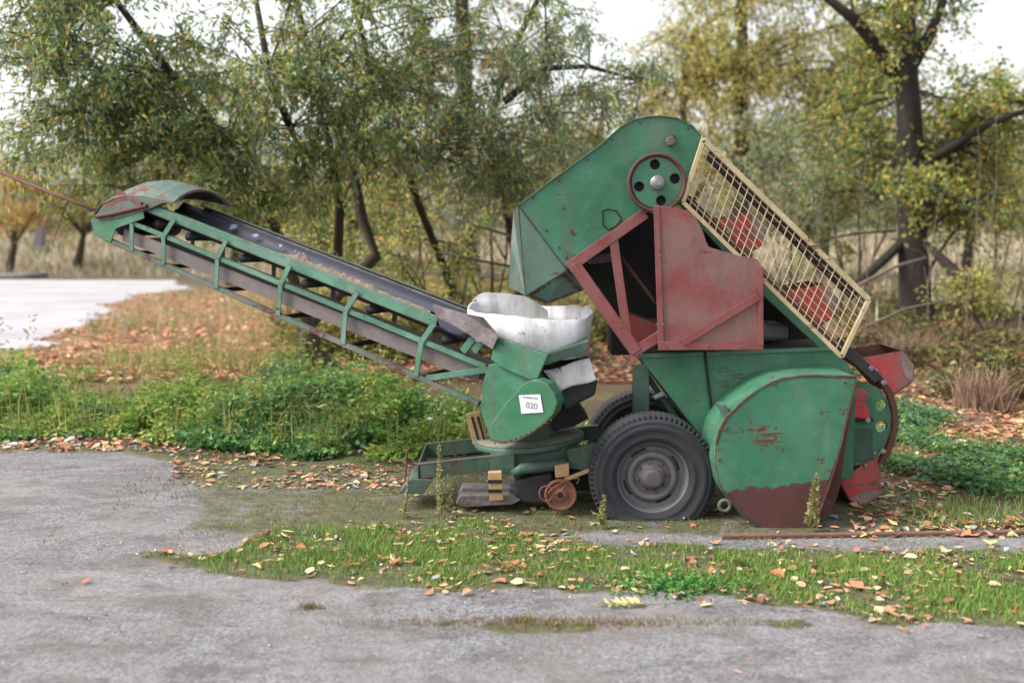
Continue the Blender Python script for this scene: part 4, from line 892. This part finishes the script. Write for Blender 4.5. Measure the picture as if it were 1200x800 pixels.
for px, Y, y0, ln in ((905, 14, 150, 8), (945, 15, 120, -10), (958, 17, 130, 6), (1020, 15, 180, -6), (1135, 14, 150, 14), (1172, 15.5, 120, -8), (1196, 14, 200, 5), (486, 15, 215, -12), (508, 16.5, 190, 10), (572, 14.5, 160, -14), (1090, 16, 210, 6)):
    b = Vector(((px - 600) / FPX * Y, Y, 0)); b.z = float(gz(b.x, b.y)); tp = at(px + ln, y0, Y); mb = MB(); mid_ = lerp(b, tp, .5) + Vector((.05 * (1 if ln > 0 else -1), 0, 0)); ph = bez(b, mid_, tp, 7); ph = [p_ + Vector((random.uniform(-.06, .06), random.uniform(-.05, .05), 0)) * (i_ > 0) for i_, p_ in enumerate(ph)]; mb.tube(ph, [.013, .011, .010, .008, .006, .004, .002], 5)
    for k in range(9):
        q_ = ph[random.randint(2, 5)]; dr = Vector((random.uniform(-1, 1), random.uniform(-.5, .5), random.uniform(.1, 1))) * random.uniform(.25, .6); mb.tube([q_, q_ + dr * .6 + Vector((0, 0, .05)), q_ + dr], [.006, .004, .002], 3, False)
    tag(mb.build('bare_sapling', 'twig', None, 0, True), SAP[px], 'sapling', 'bare saplings in the thicket')

# far wood closing the field: reads as one mass
n = 30000; fx = rng.uniform(-75, 75, n); fy = rng.uniform(66, 84, n); top = 2.2 + 3.6 * fbm(fx, fx * 0 + 9, .12) + 1.8 * fbm(fx, fx * 0 + 4, .5)
fz = gz(fx, fy) + rng.random(n) ** .8 * top
cl = palette(n, [(120, 122, 96), (146, 140, 98), (168, 152, 104), (104, 112, 92), (150, 144, 128)], [3, 3, 2, 3, 2], .15)
v, t, c = leaf_geo(np.stack([fx, fy, fz], 1), rng.normal(size=(n, 3)), rng.uniform(.35, .7, n), rng.uniform(.2, .42, n), cl)
tag(fast_mesh('distant_wood', v, t, c, 'leaf'), 'hazy wood closing the far side of the field', 'woodland', kind='stuff')

# ------------------------------------------------------------------ logs, branches and posts in the background
def limb(name, label, cat, pts, rad, mat='bark', group=None):
    o = MB().tube(pts, rad, 10).build(name, mat, None, 0, True); return tag(o, label, cat, group)
limb('fallen_log', 'thick brown fallen log lying behind the white hopper', 'log', [V(440, 330, 27), V(500, 331, 26.8), V(560, 333, 26.5), V(640, 334, 26.2)], [.34, .33, .31, .28])
limb('fallen_log', 'grey log lying along the far edge of the concrete pad', 'log', [V(-60, 325, 39.8), V(20, 324, 39.8), V(56, 322, 39.8)], [.14, .14, .10], 'concrete')
limb('leaning_pole', 'dark pole leaning against the right side of the big trunk', 'pole', [V(1086, 286, 17.3), V(1112, 312, 16.9), V(1146, 352, 16.4)], [.06, .10, .12], 'bark_dark')
limb('bare_branch', 'bare dead branch reaching left of the casing', 'branch', [V(516, 250, 13), V(560, 265, 12.8), V(600, 277, 12.6)], [.008, .016, .022], 'twig')
limb('bare_branch', 'bare dark branch hanging low above the log', 'branch', [V(512, 296, 14), V(550, 303, 13.8), V(598, 312, 13.5)], [.016, .022, .018], 'bark')
limb('bare_branch', 'thin branch crossing below the dark trunk', 'branch', [V(1010, 385, 13), V(1060, 362, 13.2), V(1115, 350, 13.6), V(1160, 352, 14)], [.018, .016, .012, .008], 'twig')
limb('bare_branch', 'crooked branch arching left from the dark trunk', 'branch', [V(960, 282, 15), V(1000, 274, 15.4), V(1050, 270, 15.8)], [.012, .018, .02], 'bark')
limb('bare_branch', 'pale branch propped at the left foot of the dark trunk', 'branch', [V(1006, 334, 15), V(1050, 312, 15.2), V(1085, 302, 15.4)], [.03, .026, .02], 'twig')
limb('bare_branch', 'broken sticks lying under the lower belt', 'branch', [onground(400, 462) + Vector((0, 0, .04)), onground(425, 460) + Vector((0, 0, .08)), onground(440, 459) + Vector((0, 0, .05))], [.012, .016, .01], 'bark_dark')
lp_ = V(44, 287, 52); pm = MB(); pm.prism([V(38, 288, 52), V(49, 288, 52), V(53, 256, 52), V(44, 255, 52)], (0, .35, 0)); pm.box(V(46, 290, 52) + Vector((0, .17, -.15)), (.7, .6, .4))
tag(pm.build('concrete_post', 'concrete', None, .03), 'dark grey concrete post leaning in the dry field at far left', 'post')

# ------------------------------------------------------------------ ground cover
def sc_px(n, x0, x1, y0, y1):
    p = rng.random((n, 2)); px = x0 + (x1 - x0) * p[:, 0]; py = y0 + (y1 - y0) * p[:, 1]
    k = (0 - CAMZ) / (-FPX * sp_ + (400 - py) * cp); return (px - 600) * k, (FPX * cp + (400 - py) * sp_) * k
def plants_geo(x, y, hgt, nl, pal, wts, L, Wd, spread):
    """low leafy plants: whorls of broad leaves up a short stem"""
    m = len(x); k = np.repeat(np.arange(m), nl); h = hgt[k] * rng.random(len(k)) ** .7
    a = rng.uniform(0, 2 * np.pi, len(k)); r = spread * (1.1 - h / hgt.max() * .6) * rng.random(len(k)) ** .6
    pos = np.stack([x[k] + r * np.cos(a), y[k] + r * np.sin(a), gz(x[k], y[k]) + h], 1)
    ax = np.stack([np.cos(a), np.sin(a), rng.normal(.05, .35, len(k))], 1)
    base = palette(m, pal, wts, .12)[k]; cl = np.clip(base * (1 + rng.normal(0, .14, (len(k), 1))), .005, .8); sz = rng.uniform(.6, 1.25, len(k))
    return leaf_geo(pos, ax, L * sz, Wd * sz, cl, .12, .25, True)
GRN = [(88, 134, 72), (108, 152, 80), (132, 166, 86), (94, 132, 96), (164, 174, 102), (144, 160, 124)]
# left bank of undergrowth
xb, yb_ = sc_px(16000, 60, 640, 340, 450); kb = (fbm(xb, yb_, .8) > .55) & (pad_sd(xb, yb_) < -.4); xb, yb_ = xb[kb], yb_[kb]
vb = blades_geo(np.stack([xb, yb_, gz(xb, yb_)], 1), rng.uniform(.05, .42, len(xb)) * (.5 + fbm(xb, yb_, 2.0)), .006, palette(len(xb), [(150, 152, 84), (120, 138, 70), (180, 164, 116), (150, 128, 96)], [3, 3, 2, 2]), .5)
x, y = sc_px(8200, -60, 690, 418, 556)
px = 600 + FPX * x / y
top = np.interp(px, [0, 60, 120, 250, 330, 420, 480, 540, 620, 690], [10.8, 10.6, 10.2, 10.4, 10.6, 9.9, 9.7, 9.6, 9.4, 8.6]); bot = np.interp(px, [-60, 130, 160, 320, 400, 460, 545, 690], [8.25, 8.3, 8.15, 7.75, 7.45, 7.6, 7.75, 7.9])
k = (y < top + (fbm(x, y, 1.2) - .5) * 4.5) & (y > bot + (fbm(x, y, 2) - .5) * .5) & (fbm(x + 5, y, 1.7) > .38 + .10 * (px > 560)); x, y = x[k], y[k]
print('undergrowth plants', len(x))
hg = np.clip((-.40 + 1.3 * fbm(x, y, 1.3)) * np.clip((y - bot[k]) / .7, .25, 1), .05, .55)
kk = fbm(x + 3, y, .9) > .5; GR2 = [(122, 158, 74), (142, 172, 84), (168, 180, 96), (106, 142, 72), (188, 178, 104)]
v1 = plants_geo(x[kk], y[kk], hg[kk], 19, GR2, [3, 3, 2, 2, .8], .060, .030, .12)
v3 = plants_geo(x[~kk], y[~kk], hg[~kk] * .9, 20, GRN, [4, 3, 2, 4, .6, 1.2], .050, .040, .12)
kt = rng.random(len(x)) < .10; v4 = plants_geo(x[kt], y[kt], hg[kt] * 1.7 + .06, 16, [(142, 160, 84), (172, 168, 104), (128, 146, 78)], [3, 1, 2], .075, .016, .06)
x2 = x[:1700]; y2 = y[:1700]; gpos = np.stack([x2, y2, gz(x2, y2)], 1); v2 = blades_geo(gpos, rng.uniform(.2, .55, len(x2)), .004, palette(len(x2), [(120, 140, 70), (168, 158, 96), (96, 128, 64)], [3, 2, 2]))
kd = rng.random(len(x)) < .09; v5 = blades_geo(np.stack([x[kd], y[kd], gz(x[kd], y[kd])], 1), rng.uniform(.25, .6, kd.sum()), .005, palette(kd.sum(), [(150, 124, 96), (176, 154, 120), (120, 100, 80)], [1, 1, 1]), .3)
v, t, c = merge([v1, v2, vb, v3, v4, v5]); tag(fast_mesh('undergrowth', v, t, c, 'leaf_low'), 'bank of green nettles and weeds under the conveyor', 'undergrowth', kind='stuff')
# right side weeds
x, y = sc_px(1900, 1030, 1330, 470, 585); k = (fbm(x, y, 1.5) > .56); x, y = x[k], y[k]
v1 = plants_geo(x, y, np.clip(.03 + .2 * fbm(x, y, 1.2), .04, .22), 13, [(86, 126, 74), (106, 144, 84), (92, 126, 100), (132, 152, 92)], [3, 3, 4, 1], .05, .030, .12)
x, y = sc_px(2600, 990, 1330, 335, 470); k = (fbm(x, y, .8) > .50); x, y = x[k], y[k]
v2 = plants_geo(x, y, np.clip(.1 + .5 * fbm(x, y, .7), .1, .6), 18, [(100, 108, 62), (126, 124, 66), (108, 84, 62), (140, 112, 78), (78, 78, 54)], [3, 2, 3, 2, 3], .08, .05, .24)
x, y = sc_px(6500, 1030, 1330, 480, 620); k = (fbm(x, y, 1.4) > .45); x, y = x[k], y[k]
v3 = blades_geo(np.stack([x, y, gz(x, y)], 1), rng.uniform(.03, .14, len(x)), .003, palette(len(x), [(104, 136, 66), (128, 150, 76), (96, 120, 66), (160, 150, 100)], [3, 3, 2, 2]), .5)
v, t, c = merge([v1, v2, v3]); tag(fast_mesh('weed_cover', v, t, c, 'leaf_low'), 'low bluish-green weeds and brambles right of the machine', 'undergrowth', kind='stuff')
# low thicket behind the conveyor and machine
x, y = sc_px(5200, 330, 760, 322, 425); k = (fbm(x, y, .6) > .49); x, y = x[k], y[k]
v, t, c = plants_geo(x, y, np.clip(.15 + .9 * fbm(x, y, .4), .1, 1.0), 18, [(120, 128, 70), (160, 152, 84), (150, 116, 84), (100, 116, 66), (176, 150, 104)], [3, 3, 2, 3, 2], .10, .06, .25)
tag(fast_mesh('thicket', v, t, c, 'leaf_low'), 'low yellow-green thicket between the trunks behind the conveyor', 'undergrowth', kind='stuff')
# dry field grass
x = rng.uniform(-34, 34, 90000); y = 15 + 46 * rng.random(90000) ** 1.1
k = (pad_sd(x, y) < -.3) & (rng.random(len(x)) < np.clip(dry_w(x, y) * 1.1 + .02, 0, 1)) & ((x > -8) | (y > 40)) & ~((x > -6) & (x < 2) & (y > 16) & (y < 26.5)); x, y = x[k], y[k]
v, t, c = blades_geo(np.stack([x, y, gz(x, y)], 1), rng.uniform(.12, .5, len(x)) * (1 + .5 * (fbm(x, y, .3) > .5)), .012 + .0006 * y, palette(len(x), [(180, 166, 146), (158, 144, 124), (190, 180, 162), (134, 124, 98), (128, 134, 86)], [4, 3, 2, 2, 2]))
tag(fast_mesh('dry_field_grass', v, t, c, 'grass'), 'pale dry grass covering the field behind the machine', 'grass', kind='stuff')
# grass strip
n = 230000; x = rng.uniform(-2.6, 4.6, n); y = rng.uniform(4.0, 6.0, n); d = strip_d(x, y); cl_ = fbm(x, y, 5)
k = (d > .0) & (rng.random(n) < np.clip(d / .22, .05, 1) * np.clip((cl_ - .30) * 5, .08, 1)); x, y = x[k], y[k]; h = rng.uniform(.010, .042, len(x)) * (.5 + 1.2 * fbm(x, y, 2.2))
print('strip blades', len(x))
vs1 = blades_geo(np.stack([x, y, 0 * x + .005], 1), h, .0022, palette(len(x), [(104, 142, 62), (128, 158, 72), (88, 118, 58), (158, 164, 92), (148, 132, 92)], [4, 4, 3, 1.5, 1]), .5)
# moss and sparse grass around and under the machine
n = 26000; x = rng.uniform(-2.7, 4.6, n); y = rng.uniform(5.2, 8.2, n); k = (fbm(x, y, 2.2) > .52) & (strip_d(x, y) < .05) & (y < yard_back(x) + .4); x, y = x[k], y[k]
vs2 = blades_geo(np.stack([x, y, 0 * x + .005], 1), rng.uniform(.008, .035, len(x)), .002, palette(len(x), [(110, 128, 62), (90, 110, 58), (150, 146, 84)], [3, 3, 2]), .6)
n = 1500; x = rng.normal(.25, .42, n) ; y = 4.27 + rng.normal(0, .035, n); x = np.concatenate([x, rng.normal(-.95, .03, 150), rng.normal(.05, .05, 200)]); y = np.concatenate([y, rng.normal(4.46, .02, 150), rng.normal(4.3, .02, 200)])
vs3 = blades_geo(np.stack([x, y, 0 * x + .006], 1), rng.uniform(.008, .03, len(x)), .002, palette(len(x), [(140, 104, 80), (118, 92, 72), (120, 138, 66)], [3, 2, 2]), .8)
# bright leafy clump in the strip
x, y = onground(798, 690).x + rng.normal(0, .15, 200), onground(798, 690).y + rng.normal(0, .07, 200)
vs4 = plants_geo(x, y, rng.uniform(.02, .06, 200), 8, [(70, 122, 58), (90, 138, 66)], [1, 1], .020, .014, .03)
v, t, c = merge([vs1, vs2, vs3, vs4]); tag(fast_mesh('grass_strip', v, t, c, 'grass'), 'strip of short grass growing through the asphalt in front of the machine', 'grass', kind='stuff')
# leaf litter
LIT = [(192, 150, 118), (170, 122, 92), (202, 184, 150), (132, 96, 78), (188, 180, 116), (166, 164, 166), (182, 118, 88)]
def litter(x, y, L, wts=(4, 4, 2, 3, 2, 1, 2), z=.008, up=.10, zf=None):
    n = len(x); a = rng.uniform(0, 2 * np.pi, n); ax = np.stack([np.cos(a), np.sin(a), rng.normal(0, up, n)], 1)
    zz = (gz(x, y) if zf is None else zf) + z + rng.random(n) * .012; pos = np.stack([x, y, zz], 1); s = rng.uniform(.35, 1.35, n); m = n
    axis = unit(ax); side = np.stack([-axis[:, 1], axis[:, 0], rng.normal(0, .25, n)], 1); nr = np.cross(axis, side); L_ = (L * s)[:, None]; W_ = (L * s * rng.choice([.22, .4, .55, .8], n) * rng.uniform(.85, 1.15, n))[:, None]; cu = rng.uniform(.0, .35, n)[:, None]
    v = np.stack([pos, pos + axis * L_ * .25 + side * W_ * .45 + nr * cu * W_, pos + axis * L_ * .65 + side * W_ * .4 + nr * cu * W_ * .8, pos + axis * L_ + nr * L_ * rng.normal(.05, .15, (n, 1)), pos + axis * L_ * .65 - side * W_ * .4 + nr * cu * W_ * .8, pos + axis * L_ * .25 - side * W_ * .45 + nr * cu * W_], 1)
    t = (np.array([[0, 1, 2], [0, 2, 3], [0, 3, 4], [0, 4, 5]])[None] + (np.arange(n) * 6)[:, None, None]).reshape(-1, 3)
    return v.reshape(-1, 3), t, np.repeat(palette(n, LIT, wts, .15), 6, 0)
pr = []
x = rng.uniform(-2.2, 4.4, 9000); y = rng.uniform(4.1, 6.0, 9000); d = strip_d(x, y); k = (d > -.06) & (rng.random(9000) < np.clip((fbm(x, y, 3.2) - .36 + .05 * (x > .5)) * 3.2, .03, 1)); pr.append(litter(x[k][:1500], y[k][:1500], .048, (4, 5, 3, 5, 1.6, 1.2, 2), .014))
x = rng.uniform(-1.6, 4.4, 500); y = rng.uniform(4.1, 6.0, 500); d = strip_d(x, y); k = d > .0; pr.append(litter(x[k][:130], y[k][:130], .075, (4, 3, 4, 2, 2, 1, 1), .02))
x, y = sc_px(1500, 200, 490, 528, 590); k = rng.random(len(x)) < np.clip((fbm(x, y, 2) - .3) * 3, 0, 1) * (y > 6.6); pr.append(litter(x[k], y[k], .055, (4, 3, 2, 4, 1, 2.5, 1)))
x, y = sc_px(420, 0, 220, 512, 530); pr.append(litter(x, y, .07, (4, 4, 2, 3, 1, 2, 1)))
x, y = sc_px(15000, 20, 760, 336, 452); k = (pad_sd(x, y) < .25) & (rng.random(len(x)) < .35 + litter_w(x, y)); pr.append(litter(x[k], y[k], .11, (4, 5, 2, 3, .6, 0, 5), .03))
x, y = sc_px(5200, 990, 1300, 340, 540); pr.append(litter(x, y, .085, (2, 4, 1, 5, 1.5, 0, 2)))
x, y = sc_px(1700, 1000, 1260, 480, 632); k = fbm(x, y, 2) > .36; pr.append(litter(x[k], y[k], .065, (4, 4, 2, 3, 2, 1, 2)))
x, y = sc_px(260, 450, 1000, 560, 625); pr.append(litter(x, y, .05, (3, 3, 2, 3, 3, 1, 1)))
v, t, c = merge(pr); tag(fast_mesh('leaf_litter', v, t, c, 'litter'), 'fallen autumn leaves scattered over grass, verge and soil', 'leaf litter', kind='stuff')
# grit and small stones lying loose on the yard
n = 9000; x = rng.uniform(-4.5, 4.5, n); y = 2.9 + 4.8 * rng.random(n) ** 1.2; k = (strip_d(x, y) < .02) & (rng.random(n) < np.clip((fbm(x, y, 1.6) - .25) * 2.6, .05, 1)); x, y = x[k], y[k]; m = len(x)
r_ = .0022 + .006 * rng.random(m) ** 4; oc = np.array([(1, 0, 0), (0, 1, 0), (-1, 0, 0), (0, -1, 0), (0, 0, .8), (0, 0, -.4)]); a_ = rng.uniform(0, 6.28, m)
vv = oc[None] * (r_[:, None, None] * rng.uniform(.6, 1.3, (m, 6, 1))); ca, sa = np.cos(a_)[:, None], np.sin(a_)[:, None]
vv = np.stack([vv[..., 0] * ca - vv[..., 1] * sa, vv[..., 0] * sa + vv[..., 1] * ca, vv[..., 2]], 2) + np.stack([x, y, .006 + r_ * .3], 1)[:, None]
tt_ = (np.array([(0, 1, 4), (1, 2, 4), (2, 3, 4), (3, 0, 4), (1, 0, 5), (2, 1, 5), (3, 2, 5), (0, 3, 5)])[None] + (np.arange(m) * 6)[:, None, None]).reshape(-1, 3)
tag(fast_mesh('loose_grit', vv.reshape(-1, 3), tt_, np.repeat(palette(m, [(150, 146, 146), (120, 116, 116), (186, 182, 180), (96, 86, 78)], [3, 3, 1.4, 2]), 6, 0), 'litter'), 'loose grit and small stones strewn over the asphalt yard', 'grit', kind='stuff')
# single leaves on the bare asphalt
spots = [(95, 687, .07, 6), (232, 716, .05, 4), (640, 760, .045, 1), (870, 790, .05, 0), (415, 688, .05, 0), (653, 690, .06, 2), (668, 703, .05, 2), (820, 712, .05, 4), (1145, 747, .05, 4), (790, 705, .07, 5), (826, 704, .06, 0), (560, 724, .04, 1), (985, 716, .05, 5), (140, 640, .04, 2), (330, 650, .04, 3), (60, 742, .03, 0)]
LEAF_LABELS = ['orange leaf on the asphalt at the left, level with the grass strip tip', 'yellow leaf on the asphalt below the tip of the grass strip', 'brown leaf at the bottom centre of the asphalt', 'pinkish leaf at the very bottom edge right of centre',
 'pinkish leaf on asphalt touching the left half of the grass strip', 'cream leaf on asphalt just left of the yellow sprig, upper of two', 'cream leaf on asphalt just left of the yellow sprig, lower of two', 'yellow leaf on asphalt below the end of the sprig stalk',
 'yellow leaf on asphalt at the far right', 'grey leaf on asphalt beside the bright green clump', 'pinkish leaf on asphalt right of the bright green clump', 'brown leaf on asphalt in the dead grass below the strip', 'grey leaf on asphalt right of centre under the strip',
 'small cream leaf on the bare asphalt at upper left', 'small dark brown leaf just above the tip of the grass strip', 'tiny pinkish leaf at the lower left of the asphalt']
for (px, py, L, ci), lab in zip(spots, LEAF_LABELS):
    g_ = onground(px, py); w_ = [0] * 7; w_[ci] = 1
    v, t, c = litter(np.array([g_.x]), np.array([g_.y]), L, w_, .006, .1)
    tag(fast_mesh('fallen_leaf', v, t, c, 'litter', None, tuple(g_)), lab, 'leaf', 'single leaves on the asphalt')
# compound leaf sprig on the asphalt edge
g_ = onground(712, 712); e_ = onground(778, 709); n = 13; ts_ = np.linspace(0, .62, n); pos = np.array([[g_.x + (e_.x - g_.x) * t_, g_.y + (e_.y - g_.y) * t_, .02] for t_ in ts_]); sg = np.where(np.arange(n) % 2, 1, -1)
ax = np.stack([np.full(n, -.5), sg * .9, np.full(n, .15)], 1); ax[0] = (-1, 0, .1)
v, t, c = leaf_geo(pos, ax, .06, .026, palette(n, [(206, 200, 128), (190, 186, 112)], [1, 1], .08), .15, .1, True)
spr = empty('leaf_sprig', g_); tag(spr, 'yellow compound leaf sprig lying at the edge of the asphalt', 'leaf sprig'); fast_mesh('leaflets', v, t, c, 'litter', spr, tuple(g_))
MB().tube([g_ + Vector((0, 0, .016)), e_ + Vector((0, 0, .012))], .0025, 5).build('stalk', 'yellow_dull', spr)

g_ = onground(508, 494, .22); mb = MB(); mb.v = [g_ + Vector(p) for p in ((-.06, 0, .02), (.0, -.03, .035), (.07, 0, -.01), (.05, .05, -.015), (-.05, .05, .03))]; mb.f = [(0, 1, 2, 3, 4)]
tag(thick(mb.build('paper_scrap', 'paper', None), .002), 'white scrap of paper caught in the greenery beside the jack leg', 'litter')
# ------------------------------------------------------------------ single tall weeds
def weed(px, py0, py1, Y, label, pal, n=150, wid=.02, lean=0.0):
    b_ = at(px, py1, Y); b_.z = .0; tp_ = at(px + lean, py0, Y); o = empty('tall_weed', b_); tag(o, label, 'weed')
    MB().tube([b_, lerp(b_, tp_, .5) + Vector((.008, 0, 0)), tp_], [.005, .004, .002], 5).build('stem', 'twig', o)
    t_ = rng.uniform(.12, 1.0, n); pos = np.array([tuple(lerp(b_, tp_, q_)) for q_ in t_]); a_ = rng.uniform(0, 6.28, n)
    ax = np.stack([np.cos(a_), np.sin(a_), rng.uniform(.2, 1.0, n)], 1); wv = wid * (1.25 - .8 * t_)
    v, t, c = leaf_geo(pos, ax, wv * 1.7, wv * .7, palette(n, pal, [1] * len(pal), .15), .2, .2, True); fast_mesh('leaves', v, t, c, 'leaf_low', o, tuple(b_))
WP = [(160, 160, 104), (140, 142, 92), (178, 170, 124)]
weed(950, 556, 630, 5.62, 'pale seed-topped weed standing against the rusty scoop', WP, 240, .03, 7)
weed(704, 580, 620, 5.7, 'small pale weed in front of the flat tyre', WP, 120, .022, 4)
weed(517, 522, 588, 5.95, 'tallest dry weed in front of the chassis tongue', WP, 170, .022, -3)
weed(527, 556, 596, 5.95, 'shorter dry weed right of the tallest one by the chassis', WP, 110, .022, -1)
weed(472, 545, 620, 5.9, 'thin dry stalk beside the drawbar foot', [(170, 156, 120), (150, 140, 100)], 60, .018, 8)
def stalks(name, label, px, py, n, h, rad, pal):
    g_ = onground(px, py); a_ = rng.uniform(0, 6.28, n); r_ = rad * rng.random(n) ** .5
    pos = np.stack([g_.x + r_ * np.cos(a_), g_.y + r_ * np.sin(a_), 0 * a_ + float(gz(g_.x, g_.y))], 1)
    v, t, c = blades_geo(pos, rng.uniform(.55, 1.05, n) * h, .006, palette(n, pal, [1] * len(pal)), .55); tag(fast_mesh(name, v, t, c, 'grass', None, tuple(g_)), label, 'dry weeds')
stalks('dry_weed_clump', 'shaggy clump of dead brown stalks at the right', 1150, 478, 330, .52, .28, [(150, 122, 104), (124, 100, 86), (168, 144, 122)])
stalks('dry_weed_clump', 'dead grass tuft at the foot of the dark trunk', 1066, 424, 260, .60, .34, [(160, 138, 116), (130, 108, 92)])
print('tris', sum(len(o.data.polygons) for o in bpy.data.objects if o.type == 'MESH'), 'objects', len(bpy.data.objects))
